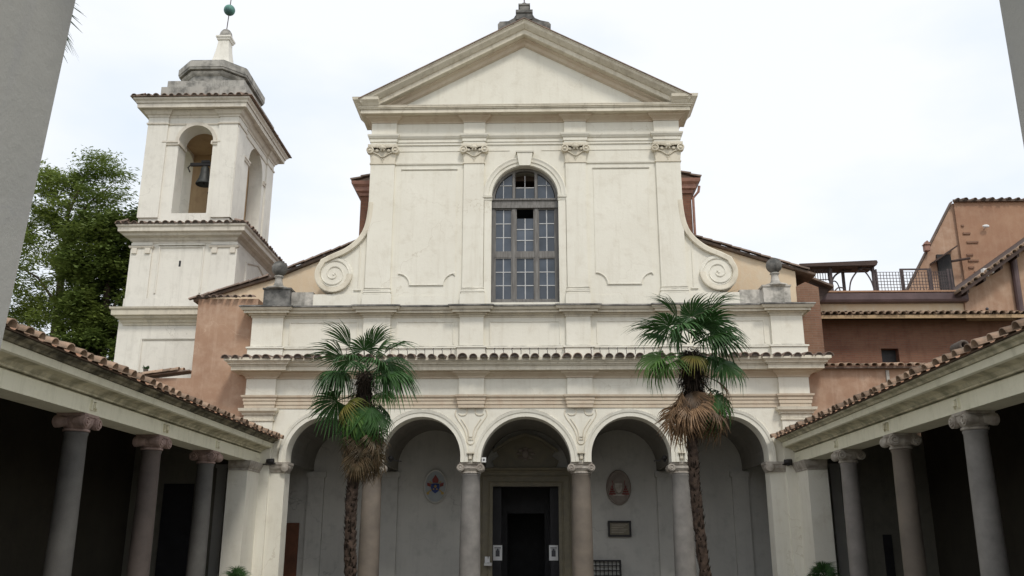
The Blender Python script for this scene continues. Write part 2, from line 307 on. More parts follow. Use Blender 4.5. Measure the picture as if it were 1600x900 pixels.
def loose(mb):
    par = list(range(len(mb.v)))
    def find(i):
        while par[i] != i: par[i] = par[par[i]]; i = par[i]
        return i
    for q in mb.f:
        for i in q[1:]: par[find(i)] = find(q[0])
    out = {}
    for q in mb.f: out.setdefault(find(q[0]), []).append(q)
    res = []
    for fs in out.values():
        ids = sorted({i for q in fs for i in q}); mp_ = {i: k for k, i in enumerate(ids)}; m = MB(); m.v = [mb.v[i] for i in ids]; m.f = [tuple(mp_[i] for i in q) for q in fs]; res.append(m)
    return res
def parts(mb, name, mat, parent):
    for m in loose(mb): part(m, name, mat, parent)
def solo(mb, name, mat, label, cat, group=None, smooth=False):
    o = part(mb, name, mat, None, smooth); return props(o, label, cat, group)
def inst(me, name, parent, loc, rot=None, scale=None, label=None):
    o = bpy.data.objects.new(name, me); COL.objects.link(o); b = BASE[parent.name]; o.parent = parent
    L = Vector(loc) - Vector(b)
    R = rot.to_matrix().to_4x4() if isinstance(rot, Euler) else (rot if rot is not None else Matrix())
    S = Matrix.Diagonal((*(scale if scale else (1, 1, 1)), 1))
    o.matrix_local = Matrix.Translation(L) @ R @ S
    if label: o['label'] = label
    return o
def spline(pts, n=6):
    P = [Vector(p) for p in pts]; out = []
    for i in range(len(P) - 1):
        p0, p1, p2, p3 = P[max(i - 1, 0)], P[i], P[i + 1], P[min(i + 2, len(P) - 1)]
        for k in range(n):
            t = k / n; out.append(tuple(0.5 * ((2 * p1) + (p2 - p0) * t + (2 * p0 - 5 * p1 + 4 * p2 - p3) * t * t + (3 * p1 - p0 - 3 * p2 + p3) * t ** 3)))
    out.append(tuple(P[-1])); return out
def XZ(y): return lambda u, v, w: (u, y - w, v)          # draws in the facade plane, w comes out of the wall
def bead(mb, pts, y, wid=0.05, out=0.035, closed=False, f=None):
    mb.sweep(pts, [(-wid / 2, -0.02), (-wid / 2, out * 0.6), (0, out), (wid / 2, out * 0.6), (wid / 2, -0.02)], closed, f or XZ(y)); return mb
def arc(xc, zc, r, a0, a1, n=24): return [(xc + r * cos(radians(a0 + (a1 - a0) * i / n)), zc + r * sin(radians(a0 + (a1 - a0) * i / n))) for i in range(n + 1)]
def breaks(x0, x1, strips, y, p, back=None):
    """plan line of a wall that steps forward by p over each pilaster strip"""
    pts = []
    if back is not None: pts.append((x0, back))
    cur = []
    for a, b in strips:
        if a <= x0 + 1e-6: pts += [(a, y - p), (b, y - p), (b, y)] if back is not None else [(a, y - p), (b, y - p), (b, y)]
        elif b >= x1 - 1e-6: pts += [(a, y), (a, y - p), (b, y - p)]
        else: pts += [(a, y), (a, y - p), (b, y - p), (b, y)]
    if not strips or strips[0][0] > x0 + 1e-6: pts.insert(1 if back is not None else 0, (x0, y))
    if not strips or strips[-1][1] < x1 - 1e-6: pts.append((x1, y))
    if back is not None: pts.append((x1, back))
    out = [pts[0]]
    for q in pts[1:]:
        if (Vector(q) - Vector(out[-1])).length > 1e-5: out.append(q)
    return out
def tile_mesh(name, L=0.5, r0=0.13, r1=0.10, mat='terracotta', th=0.018, seg=8, plug=False):
    """one coppo: half-round tapered clay tile, axis +y, wide end at y=0"""
    mb = MB(); v = mb.v
    for (y, r) in ((0, r0), (L, r1)):
        for rr in (r, r - th):
            for k in range(seg + 1): a = pi * k / seg; v.append((rr * cos(a), y, rr * sin(a) * 0.92))
    n = seg + 1
    for k in range(seg):
        mb.f += [(k, k + 1, 2 * n + k + 1, 2 * n + k), (n + k + 1, n + k, 3 * n + k, 3 * n + k + 1), (k + 1, k, n + k, n + k + 1)]
    if plug:   # mortar closing the tile end, set back a little
        b = len(v); v += [((r0 - th) * 0.99 * cos(pi * k / seg), 0.045, (r0 - th) * 0.91 * sin(pi * k / seg)) for k in range(n)]; mb.f.append(tuple(range(b, b + n)))
    me = mesh_of(mb, name, mat, (0, 0, 0), True); me.materials.append(M['mortar']); 
    if plug: me.polygons[len(me.polygons) - 1].material_index = 1
    return me
def tile_rows(mb, origin, along, up, n, pitch, rows, step, r=0.13, jit=0.012):
    """joined field of cover and pan tiles behind a row of eave tiles"""
    A, U = Vector(along).normalized(), Vector(up).normalized(); N = A.cross(U).normalized()
    if N.z < 0: N = -N
    O = Vector(origin)
    for i in range(n):
        for j in range(rows):
            c0 = O + A * (pitch * i + random.uniform(-jit, jit)) + U * (step * j); b = len(mb.v)
            for t, rr, lift in ((0, r, 0.03), (step * 1.1, r * 0.8, 0)):
                for k in range(6):
                    a = pi * k / 5; mb.v.append(tuple(c0 + U * t + A * rr * cos(a) + N * (rr * sin(a) * 0.9 + lift)))
            mb.f += [(b + k, b + k + 1, b + 6 + k + 1, b + 6 + k) for k in range(5)]
        c0 = O + A * (pitch * (i + 0.5)); b = len(mb.v)
        for t in (0, step * rows):
            for k in range(4): a = pi + pi * k / 3; mb.v.append(tuple(c0 + U * t + A * r * 0.95 * cos(a) + N * (0.03 + r * 0.5 * sin(a))))
        mb.f += [(b + k, b + k + 1, b + 4 + k + 1, b + 4 + k) for k in range(3)]
    return mb
def eave(parent, me, start, along, up, n, pitch, name='roof_tile', jit=0.02):
    """individual eave tiles, each an object sharing one mesh"""
    A, U = Vector(along).normalized(), Vector(up).normalized(); N = A.cross(U).normalized()
    flip = N.z < 0
    if flip: A2 = -A; N = -N
    else: A2 = A
    R = Matrix((A2, U, N)).transposed().to_4x4()
    for i in range(n):
        p = Vector(start) + A * (pitch * (i + 0.5) + random.uniform(-jit, jit)) + U * random.uniform(-jit * 2.6, jit * 1.4)
        inst(me, name, parent, p, R @ Euler((random.uniform(-.05, .07), random.uniform(-.06, .06), random.uniform(-.10, .10))).to_matrix().to_4x4(), (random.uniform(0.88, 1.1),) * 3)

# ------------------------------------------------------------ ground
part(MB().box(-400, 400, -200, 900, -0.5, 0.0), 'ground', 'earth', kind='structure')
part(MB().box(-8.4, 8.4, 4.6, 29.4, 0.0, 0.004), 'courtyard', 'gravel', kind='structure')
part(MB().box(-13.2, -8.4, 4.6, 30.0, 0.0, 0.06).box(8.4, 13.2, 4.6, 30.0, 0.0, 0.06).box(-9.45, 9.45, 29.4, 34.2, 0.0, 0.06).box(-13.2, 13.2, -5, 4.6, 0.0, 0.06), 'pavement', 'paving', kind='structure')

# ------------------------------------------------------------ church
CH = thing('church', (0, 30, 0), 'cream baroque church front with pediment above a five-arched columned porch', 'church')
YF = 30.0
ARCH = [(-6.71, 1.26, 4.44), (-3.475, 1.315, 4.385), (0, 1.5, 4.2), (3.475, 1.315, 4.385), (6.71, 1.26, 4.44)]
ops = [(xc, hw, sp, 4.2) for xc, hw, sp in ARCH]
w = MB().arch_wall(-9.45, 9.45, 4.2, 7.6, ops, YF, YF + 0.62, n=32)
for xc, hw, sp in ARCH:   # stilts
    pass
part(w, 'arcade_wall', 'cream', CH)
PIL_LOW = [(-9.45, -8.48), (-2.23, -1.42), (1.42, 2.23), (8.48, 9.45)]
CORN = [(-9.45, -8.48), (8.48, 9.45)]
for xc, hw, sp in ARCH:   # archivolts, each a moulded ring with its stilted ends
    path = ([(xc - hw, 4.2)] if sp > 4.2 else []) + arc(xc, sp, hw, 180, 0, 36) + ([(xc + hw, 4.2)] if sp > 4.2 else [])
    part(MB().sweep(path, [(0.002, -0.05), (0.002, 0.05), (-0.13, 0.055), (-0.14, 0.08), (-0.22, 0.10), (-0.25, 0.07), (-0.25, -0.02)], False, XZ(YF)), 'archivolt', 'cream', CH)
# entablature of the porch
pA = breaks(-9.45, 9.45, CORN, YF, 0.12, YF + 1.0); pB = breaks(-9.45, 9.45, PIL_LOW, YF, 0.10, YF + 1.0)
part(MB().sweep(pB, [(-0.06, 5.98), (0.03, 5.99), (0.03, 6.10), (0.055, 6.11), (0.055, 6.2), (0.05, 6.21), (0.08, 6.24), (0.08, 6.31), (0.13, 6.36), (0.14, 6.42), (-0.06, 6.42)]), 'architrave', 'tan_trim', CH)
part(MB().sweep(pB, [(-0.05, 6.42), (0.02, 6.42), (0.02, 6.98), (-0.05, 6.98)]), 'frieze', 'cream', CH)
part(MB().sweep(pB, [(-0.05, 6.98), (0.05, 6.99), (0.06, 7.04), (0.12, 7.09), (0.22, 7.14), (0.25, 7.22), (-0.05, 7.22)]), 'bed_moulding', 'tan_trim', CH)
part(MB().sweep(pA, [(-0.05, 7.215), (0.44, 7.205), (0.44, 7.34), (0.48, 7.345), (0.48, 7.385), (0.53, 7.39), (0.545, 7.44), (0.60, 7.475), (0.60, 7.50), (0.64, 7.505), (0.64, 7.60), (-0.05, 7.68)]), 'cornice', 'cream_trim', CH)
TL_old = tile_mesh('roof_tile', 0.62, 0.15, 0.115, 'old_tile', 0.03, plug=True)
eave(CH, TL_old, (-10.2, YF - 0.80, 7.565), (1, 0, 0), (0, 1, 0.16), 59, 20.4 / 59)
mb = MB()
for i in range(44):
    x = -6.3 + i * 0.345 * 0.85
    if abs(abs(x) - 1.9) < 0.3: continue
    mb.tube([(x, YF - 0.60, 7.70), (x, YF - 0.61, 7.83), (x - 0.03, YF - 0.62, 7.88)], 0.011, 5); mb.sphere((x, YF - 0.62, 7.90), 0.022, 6, 4)
part(mb, 'tile_hooks', 'iron', CH, kind='stuff')
# corner pilasters with moulded capitals on the lower order
for s in (-1, 1):
    a, b = sorted((s * 9.45, s * 8.48))
    pl = part(MB().box(a, b, YF - 0.12, YF + 0.4, 0.06, 5.98), 'pilaster', 'cream', CH)
    path = [(a, YF + 0.3), (a, YF - 0.12), (b, YF - 0.12), (b, YF + 0.3)]
    part(MB().sweep(path, [(-0.05, 5.55), (0.04, 5.56), (0.04, 5.62), (0.015, 5.63), (0.015, 5.74), (0.06, 5.76), (0.08, 5.82), (0.16, 5.88), (0.18, 5.97), (0.10, 5.985), (-0.05, 5.985)]), 'pilaster_capital', 'cream_trim', pl)
    # pier of the outer arch
    a, b = sorted((s * 8.48, s * 7.97))
    pr = part(MB().box(a, b, YF - 0.002, YF + 0.62, 0.06, 4.2), 'pier', 'cream', CH)
    path = [(a, YF + 0.5), (a, YF - 0.002), (b, YF - 0.002), (b, YF + 0.5)]
    part(MB().sweep(path, [(-0.05, 3.86), (0.03, 3.87), (0.05, 3.93), (0.10, 4.0), (0.12, 4.1), (0.14, 4.12), (0.14, 4.198), (-0.05, 4.198)]).lathe([(0.02, 0.0), (0.13, 0.02), (0.13, 0.3), (0.02, 0.32)], (s * 7.95, YF - 0.18, 4.02), 14, 'y'), 'pier_capital', 'marble', pr)
def ionic(mb, cx, cy, z, r, hw, half_d, vr=0.13, axis='y'):
    """ionic capital under height z: echinus, cushion with four volutes, abacus"""
    mb.lathe([(r, -0.36), (r + 0.03, -0.35), (r + 0.03, -0.31), (r, -0.30), (r + 0.07, -0.2), (r + 0.07, -0.14)], (cx, cy, z), 20)
    mb.box(cx - hw * 0.92, cx + hw * 0.92, cy - half_d * 0.86, cy + half_d * 0.86, z - 0.17, z - 0.05)
    mb.box(cx - hw, cx + hw, cy - half_d, cy + half_d, z - 0.06, z)
    for sx in (-1, 1):
        for sy in (-1, 1):
            pr = [(0.001, 0), (vr * 0.28, 0.0), (vr * 0.3, 0.03), (vr * 0.45, 0.035), (vr * 0.55, 0.01), (vr * 0.72, 0.01), (vr * 0.8, 0.045), (vr, 0.04), (vr, 0.12), (vr * 0.6, 0.12 + half_d * 0.6)]
            if axis == 'y':
                mb.lathe([(rr, (h - 0.05) * -sy * -1 * -1) for rr, h in pr], (cx + sx * (hw - vr * 0.25), cy + sy * half_d, z - 0.17), 16, 'y')
            else:
                mb.lathe([(rr, (h - 0.05) * -sx) for rr, h in pr], (cx + sx * half_d, cy + sy * (hw - vr * 0.25), z - 0.17), 16, 'x')
    return mb
def column(parent, x, y, zt, r, shaft_mat, cap_mat='marble', name='column', zb=0.06, axis='y', hw=0.36, hd=0.31, label=None):
    H = zt - 0.36
    pr = [(r * 1.09, 0.2), (r * 1.09, 0.24), (r * 1.02, 0.3)] + [(r * (1.02 - 0.13 * (t ** 1.6)), 0.3 + (H - 0.38) * t) for t in [i / 8 for i in range(1, 9)]] + [(r * 0.95, H - 0.05), (r * 0.95, H)]
    c = part(MB().lathe([(a, h) for a, h in pr], (x, y, zb * 0), 26), name, shaft_mat, parent, True, label=label)
    part(MB().box(x - r * 1.4, x + r * 1.4, y - r * 1.4, y + r * 1.4, zb, zb + 0.12).lathe([(r * 1.3, 0.12), (r * 1.38, 0.17), (r * 1.3, 0.22), (r * 1.12, 0.24), (r * 1.2, 0.28), (r * 1.1, 0.32)], (x, y, zb), 24), 'column_base', 'marble', c)
    part(ionic(MB(), x, y, zt, r * 0.93, hw, hd, 0.125, axis), 'capital', cap_mat, c)
    return c
for x, sm, lb in ((-5.12, 'granite_warm', None), (-1.83, 'granite', 'grey granite column left of the central arch'), (1.83, 'granite_warm', 'brownish column right of the central arch'), (5.12, 'granite', None)):
    column(CH, x, YF + 0.31, 4.2, 0.34, sm, name='column', label=lb)
    mb = MB().box(x - 0.12, x + 0.12, YF - 0.16, YF, 4.47, 4.52).box(x - 0.05, x + 0.05, YF - 0.10, YF, 4.3, 4.47)
    part(mb, 'bracket', 'cream_trim', CH)
# spandrel strapwork
for x in (-5.12, -1.83, 1.83, 5.12):
    mb = MB()
    for s in (-1, 1):
        o = spline([(0.13, 5.97), (0.14, 5.86), (0.20, 5.76), (0.33, 5.74), (0.42, 5.80)]); bead(mb, [(x + s * a, b) for a, b in o], YF, 0.04, 0.028)
        o = spline([(0.50, 5.93), (0.53, 5.78), (0.44, 5.6), (0.31, 5.42), (0.19, 5.2), (0.13, 4.98), (0.11, 4.86), (0.05, 4.79), (0.0, 4.78)]); bead(mb, [(x + s * a, b) for a, b in o], YF, 0.04, 0.028)
        o = spline([(0.33, 5.62), (0.22, 5.46), (0.10, 5.24), (0.07, 5.0), (0.06, 4.92)]); bead(mb, [(x + s * a, b) for a, b in o], YF, 0.035, 0.03)
    mb.box(x - 0.05, x + 0.05, YF - 0.03, YF, 5.02, 5.04).box(x - 0.05, x + 0.05, YF - 0.03, YF, 4.93, 4.95)
    part(mb, 'spandrel_ornament', 'cream_trim', CH)

# attic
PIL_AT = [(-9.46, -8.38), (-5.59, -4.66), (-2.26, -1.44), (1.40, 2.24), (4.66, 5.59), (8.38, 9.46)]
part(MB().box(-9.46, 9.46, YF + 0.05, YF + 0.98, 7.6, 9.3), 'attic_wall', 'cream', CH)
for a, b in PIL_AT: part(MB().box(a, b, YF - 0.07, YF + 0.1, 7.7, 9.22), 'attic_pilaster', 'cream', CH)
pT = breaks(-9.46, 9.46, PIL_AT, YF + 0.05, 0.12, YF + 0.98)
part(MB().sweep(pT, [(-0.03, 7.62), (0.07, 7.62), (0.07, 8.03), (0.115, 8.035), (0.115, 8.085), (0.06, 8.10), (0.0, 8.13), (-0.03, 8.13)]), 'attic_plinth', 'cream', CH)
part(MB().sweep(pT, [(-0.04, 9.12), (0.03, 9.13), (0.04, 9.18), (0.09, 9.20), (0.12, 9.25), (0.24, 9.255), (0.24, 9.34), (0.30, 9.345), (0.33, 9.39), (0.36, 9.44), (0.34, 9.47), (-0.04, 9.52)]), 'attic_cornice', 'attic_trim', CH)
part(MB().sweep(pT, [(-0.04, 9.45), (0.36, 9.43), (0.39, 9.45), (0.38, 9.49), (0.3, 9.52), (-0.04, 9.55)]), 'cornice_coping', 'dark_stone', CH)
mb = MB()
for i in range(len(PIL_AT) - 1):
    a, b = PIL_AT[i][1] + 0.22, PIL_AT[i + 1][0] - 0.22
    bead(mb, [(a, 8.2), (a, 8.98), (b, 8.98), (b, 8.2)], YF + 0.05, 0.04, 0.028)
parts(mb, 'attic_panel', 'cream', CH)

# upper storey
WZ = 9.66
part(MB().arch_wall(-5.58, 5.58, 9.5, 17.12, [(0, 1.19, 13.57, WZ)], YF, YF + 0.9, n=40), 'upper_wall', 'cream', CH)
PU = [(-5.6, -4.72), (-2.2, -1.47), (1.47, 2.2), (4.72, 5.6)]
pU = breaks(-5.58, 5.58, [(-5.58, -4.72), (-2.2, -1.47), (1.47, 2.2), (4.72, 5.58)], YF, 0.09, YF + 0.9)
for a, b in PU:
    xc = (a + b) / 2
    p = part(MB().box(a, b, YF - 0.09, YF + 0.05, 9.95, 14.86), 'pilaster', 'cream', CH)
    sides = [(a - 0.001, YF), (a - 0.001, YF - 0.091), (b + 0.001, YF - 0.091), (b + 0.001, YF)]
    part(MB().sweep(sides, [(-0.03, 9.5), (0.07, 9.5), (0.07, 9.93), (0.03, 9.95), (0.03, 10.0), (0.05, 10.02), (0.05, 10.07), (0.01, 10.1), (0.01, 10.14), (0.03, 10.16), (0.0, 10.19), (-0.03, 10.19)]), 'pilaster_base', 'cream', p)
    # composite capital: bell, corner volutes, garland, rosette, abacus
    c = MB().sweep(sides, [(-0.02, 14.84), (0.03, 14.85), (0.03, 14.90), (-0.02, 14.91)])
    c.prism([(a, 14.9), (b, 14.9), (b + 0.06, 15.42), (a - 0.06, 15.42)], YF - 0.12, YF)
    c.box(a - 0.10, b + 0.10, YF - 0.24, YF, 15.50, 15.58)
    for s in (-1, 1):
        vx = xc + s * ((b - a) / 2 + 0.02)
        c.lathe([(0.001, -0.24), (0.04, -0.25), (0.05, -0.21), (0.085, -0.2), (0.10, -0.24), (0.135, -0.23), (0.135, -0.02), (0.01, 0.0)], (vx, YF, 15.37), 16, 'y')
        c.tube([(vx - s * 0.02, YF - 0.2, 15.5), (xc + s * 0.16, YF - 0.22, 15.47), (xc + s * 0.04, YF - 0.24, 15.5)], 0.035, 6)
        g = spline([(vx - s * 0.05, 15.3), (xc + s * 0.22, 15.24), (xc + s * 0.06, 15.13), (xc, 15.11)])
        c.tube([(u, YF - 0.15, v) for u, v in g], 0.028, 6)
        c.sphere((xc + s * 0.21, YF - 0.15, 15.36), 0.07, 8, 6, 1, 0.7, 1)
    c.sphere((xc, YF - 0.25, 15.45), 0.09, 10, 6, 1, 0.7, 1)
    for k in range(6): c.sphere((xc + 0.10 * cos(k * pi / 3), YF - 0.22, 15.44 + 0.10 * sin(k * pi / 3)), 0.04, 6, 4)
    c.tube([(xc - 0.06, YF - 0.13, 15.06), (xc, YF - 0.14, 14.98), (xc + 0.06, YF - 0.13, 15.06)], 0.014, 5).tube([(xc, YF - 0.14, 14.98), (xc, YF - 0.14, 14.93)], 0.014, 5)
    part(c, 'pilaster_capital', 'cream_trim', p)
part(MB().sweep(pU, [(-0.05, 15.60), (0.04, 15.61), (0.04, 15.70), (0.07, 15.71), (0.07, 15.82), (0.10, 15.84), (0.15, 15.92), (0.16, 15.98), (-0.05, 15.99)]), 'architrave', 'cream', CH)
part(MB().sweep(pU, [(-0.05, 15.99), (0.03, 15.99), (0.03, 16.46), (-0.05, 16.46)]), 'frieze', 'cream', CH)
part(MB().sweep(pU, [(-0.05, 16.46), (0.05, 16.47), (0.06, 16.52), (0.14, 16.58), (0.22, 16.62), (0.26, 16.70), (-0.05, 16.70)]), 'bed_moulding', 'tan_trim', CH)
pW = [(-5.58, YF + 0.9), (-5.58, YF - 0.09), (5.58, YF - 0.09), (5.58, YF + 0.9)]
part(MB().sweep(pW, [(-0.05, 16.70), (0.40, 16.69), (0.40, 16.83), (0.44, 16.835), (0.44, 16.88), (0.475, 16.885), (0.475, 16.92), (-0.05, 16.93)]), 'cornice', 'cream_trim', CH)
part(MB().sweep(pW, [(-0.05, 16.93), (0.47, 16.90), (0.49, 16.95), (0.49, 16.97), (0.1, 17.02), (-0.05, 17.02)]), 'cornice_fillet', 'attic_trim', CH)
# corner returns of the crown moulding, and raking cornices
for s in (-1, 1):
    mb = MB(); x = s * 5.58
    path = [(x - s * 0.28, YF - 0.09 - 0.0), (x, YF - 0.09), (x, YF + 0.9)]
    if s < 0: path = path[::-1]
    mb.sweep(path, [(0.38, 16.93), (0.50, 16.95), (0.56, 17.03), (0.66, 17.12), (0.68, 17.22), (0.0, 17.24), (0.0, 16.93)])
    part(mb, 'cornice_return', 'cream_trim', CH)
AP = (0, 20.36); E0 = 6.02; ZE = 17.13
rake = [(-E0, ZE), AP, (E0, ZE)]
R_ = [(0.0, -0.4), (0.0, 0.76), (-0.03, 0.76), (-0.05, 0.73), (-0.12, 0.70), (-0.2, 0.60), (-0.24, 0.55), (-0.25, 0.50), (-0.40, 0.48), (-0.42, 0.44), (-0.42, -0.4)]
part(MB().sweep(rake, [(-d, w) for d, w in R_], False, XZ(YF)), 'raking_cornice', 'cream_trim', CH)
R2 = [(0.41, -0.1), (0.41, 0.26), (0.47, 0.25), (0.52, 0.16), (0.62, 0.12), (0.64, 0.08), (0.66, 0.06), (0.66, -0.1)]
part(MB().sweep(rake, R2, False, XZ(YF)), 'raking_bed_moulding', 'tan_trim', CH)
part(MB().prism([(-5.3, 17.0), (5.3, 17.0), (0, 20.0)], YF - 0.02, YF + 0.6), 'tympanum', 'cream', CH)
part(MB().sweep(rake, [(-0.03, -0.9), (-0.03, 0.80), (0.0, 0.80), (0.004, -0.9)], False, XZ(YF)), 'pediment_flashing', 'old_tile', CH)
mb = MB(); prof = []
mb.prism([(-0.98, 19.9), (-1.0, 20.42), (-0.92, 20.54), (-0.6, 20.56), (-0.4, 20.68), (-0.3, 20.85), (0.3, 20.85), (0.4, 20.68), (0.6, 20.58), (0.92, 20.50), (1.0, 20.40), (0.98, 19.9)], YF - 0.3, YF + 0.25)
mb.box(-0.3, 0.3, YF - 0.36, YF + 0.2, 20.6, 20.86).box(-0.32, 0.32, YF - 0.4, YF + 0.22, 20.86, 20.98).box(-0.18, 0.18, YF - 0.3, YF + 0.1, 20.98, 21.22).box(-0.22, 0.22, YF - 0.33, YF + 0.12, 21.22, 21.29).sphere((0, YF - 0.1, 21.32), 0.14, 10, 6)
ac = part(mb, 'acroterion', 'dark_stone', CH)
part(MB().tube([(0, YF - 0.1, 21.4), (0, YF - 0.1, 22.6)], 0.022, 6).tube([(-0.3, YF - 0.1, 22.2), (0.3, YF - 0.1, 22.2)], 0.022, 6), 'cross', 'iron', ac)
# string courses and sunk panels on the upper wall
mb = MB()
for a, b in ((-4.72, -2.2), (2.2, 4.72)):
    mb.sweep([(a, YF), (b, YF)], [(-0.02, 14.84), (0.04, 14.85), (0.05, 14.9), (-0.02, 14.92)])
    mb.sweep([(a + 0.12, YF), (b - 0.1, YF)], [(-0.02, 15.36), (0.02, 15.37), (0.02, 15.40), (-0.02, 15.41)])
    a2, b2 = a + 0.24, b - 0.24
    bead(mb, [(a2, 14.66), (b2, 14.66)], YF, 0.06, 0.05)
    loop = [(a2 + 0.02, 10.72), (a2 + 0.02, 14.6), (b2 - 0.02, 14.6), (b2 - 0.02, 10.72)] + [(b2 - 0.02 - 0.42 * sin(radians(t)), 10.30 + 0.42 * cos(radians(t))) for t in range(0, 91, 10)] + [(a2 + 0.02 + 0.42 * cos(radians(t)), 10.30 + 0.42 * sin(radians(t))) for t in range(0, 91, 10)]
    mb.prism(loop, YF - 0.022, YF + 0.01)
    lo = [p for p in loop[3:]]; bead(mb, loop[3:] + [loop[0]], YF - 0.02, 0.05, 0.03)
for a, b in ((-1.47, -0.55), (0.55, 1.47)):
    mb.sweep([(a + 0.06, YF), (b, YF)], [(-0.02, 15.36), (0.02, 15.37), (0.02, 15.40), (-0.02, 15.41)])
parts(mb, 'wall_moulding', 'cream', CH)
mb = MB().box(-8.28, -5.0, YF - 0.02, YF + 0.6, 9.5, 9.98).box(5.0, 8.28, YF - 0.02, YF + 0.6, 9.5, 9.98)
parts(mb, 'volute_plinth', 'cream', CH)
parts(MB().box(-4.72, -1.3, YF - 0.03, YF, 9.5, 9.9).box(1.3, 4.72, YF - 0.03, YF, 9.5, 9.9), 'wall_plinth', 'cream', CH)
# window surround
mb = MB()
mb.sweep([(-1.19, WZ - 0.1), (-1.19, 13.5)], [(0.0, -0.3), (0.0, 0.04), (-0.26, 0.05), (-0.26, -0.02)], False, XZ(YF))
mb.sweep([(1.19, 13.5), (1.19, WZ - 0.1)], [(0.0, -0.3), (0.0, 0.04), (-0.26, 0.05), (-0.26, -0.02)], False, XZ(YF))
for s in (-1, 1):
    a, b = sorted((s * 1.17, s * 1.50))
    mb.sweep([(a, YF), (b, YF)], [(-0.02, 13.42), (0.06, 13.43), (0.07, 13.50), (0.11, 13.53), (0.12, 13.60), (-0.02, 13.62)])
mb.sweep(arc(0, 13.6, 1.19, 180, 0, 44), [(0.002, -0.3), (0.002, 0.04), (-0.1, 0.045), (-0.12, 0.08), (-0.2, 0.09), (-0.27, 0.12), (-0.30, 0.10), (-0.31, -0.02)], False, XZ(YF))
part(mb, 'window_surround', 'cream', CH)
part(MB().prism([(-0.2, 14.72), (0.2, 14.72), (0.29, 15.26), (-0.29, 15.26)], YF - 0.19, YF + 0.1).sweep([(-0.29, YF), (-0.29, YF - 0.19), (0.29, YF - 0.19), (0.29, YF)], [(-0.01, 15.22), (0.03, 15.23), (0.04, 15.28), (-0.01, 15.29)]), 'keystone', 'cream', CH)
# ---- the great arched window
YW = YF + 0.28
fr = MB()
def bar(x0, x1, z0, z1, d0=-0.05, d1=0.08): fr.box(x0, x1, YW + d0, YW + d1, z0, z1)
fr.sweep([(-1.19, 9.66), (-1.19, 13.58)], [(0, -0.1), (0, 0.06), (0.10, 0.06), (0.10, -0.1)], False, XZ(YW))
fr.sweep([(1.19, 13.58), (1.19, 9.66)], [(0, -0.1), (0, 0.06), (0.10, 0.06), (0.10, -0.1)], False, XZ(YW))
fr.sweep(arc(0, 13.58, 1.19, 180, 0, 40), [(0, -0.1), (0, 0.055), (0.10, 0.055), (0.10, -0.1)], False, XZ(YW))
bar(-1.09, 1.09, 9.66, 9.80, -0.06, 0.08); bar(-1.19, 1.19, 13.22, 13.32, -0.11); bar(-1.19, 1.19, 13.32, 13.52, -0.07); bar(-1.19, 1.19, 13.52, 13.58, -0.12)
for x in (-0.40, 0.40): bar(x - 0.055, x + 0.055, 9.80, 13.22, -0.07); bar(x - 0.05, x + 0.05, 13.58, 14.68, -0.06)
COLS = [(-1.09, -0.455), (-0.345, 0.345), (0.455, 1.09)]
for a, b in COLS: bar(a, b, 11.38, 11.56, -0.04)
for a, b in COLS:   # sash stiles
    for z0, z1 in ((9.80, 11.38), (11.56, 13.22)):
        bar(a, a + 0.045, z0, z1, -0.03); bar(b - 0.045, b, z0, z1, -0.03); bar(a + 0.045, b - 0.045, z0, z0 + 0.045, -0.03); 
        if not (a == -0.345 and z0 > 11): bar(a + 0.045, b - 0.045, z1 - 0.045, z1, -0.03)
WN = part(fr, 'arched_window', 'wood_grey', CH, label='tall round-headed window with weathered wooden frame')
gb = MB()
def sash(a, b, z0, z1, ny, tilt=0):
    a += 0.045; b -= 0.045; m = (a + b) / 2; yb = YW + 0.02
    gb.box(m - 0.017, m + 0.017, yb - 0.02, yb + 0.02, z0, z1)
    for k in range(1, ny): z = z0 + (z1 - z0) * k / ny; gb.box(a, m - 0.013, yb - 0.018, yb + 0.018, z - 0.015, z + 0.015); gb.box(m + 0.017, b, yb - 0.018, yb + 0.018, z - 0.015, z + 0.015)
    for k in range(ny):
        za, zb = z0 + (z1 - z0) * k / ny, z0 + (z1 - z0) * (k + 1) / ny
        for u0, u1 in ((a, m), (m, b)):
            t = random.uniform(-0.006, 0.006)
            p = MB(); p.v = [(u0, yb + t, za), (u1, yb - t, za), (u1, yb - t * 0.5 , zb), (u0, yb + t * 0.5, zb), (u0, yb + 0.008 + t, za), (u1, yb + 0.008 - t, za), (u1, yb + 0.008 - t * 0.5, zb), (u0, yb + 0.008 + t * 0.5, zb)]
            p.f = [(0, 1, 2, 3), (7, 6, 5, 4), (0, 4, 5, 1), (3, 2, 6, 7), (0, 3, 7, 4), (1, 5, 6, 2)]
            part(p, 'pane', 'glass', WN)
for i, (a, b) in enumerate(COLS):
    sash(a, b, 9.845, 11.335, 3)
    sash(a, b, 11.605, 13.175 if i != 1 else 12.85, 3)
# fan light: side quadrants and the half-open middle
def fanpane(poly):
    part(MB().prism(poly, YW + 0.02, YW + 0.028), 'pane', 'glass', WN)
rr = 1.07
for s in (-1, 1):
    xm, xa, zc = s * 0.78, s * 0.46, 14.12
    zt = lambda x: 13.58 + sqrt(max(0, rr * rr - x * x))
    gb.box(xm - 0.013, xm + 0.013, YW, YW + 0.04, 13.60, zt(xm)); gb.box(min(xa, s * 0.93), max(xa, s * 0.93), YW, YW + 0.04, zc - 0.012, zc + 0.012)
    fanpane([(xa, 13.6), (xm, 13.6), (xm, zc), (xa, zc)])
    xe = sqrt(rr * rr - (zc - 13.58) ** 2)
    fanpane([(xm, 13.6), (s * 1.065, 13.6)] + [(s * x, zt(x)) for x in (1.05, 1.0, xe)] + [(xm, zc)])
    fanpane([(xa, zc), (s * xe, zc)] + [(s * x, zt(x)) for x in (0.85, 0.72, 0.6, 0.46)])
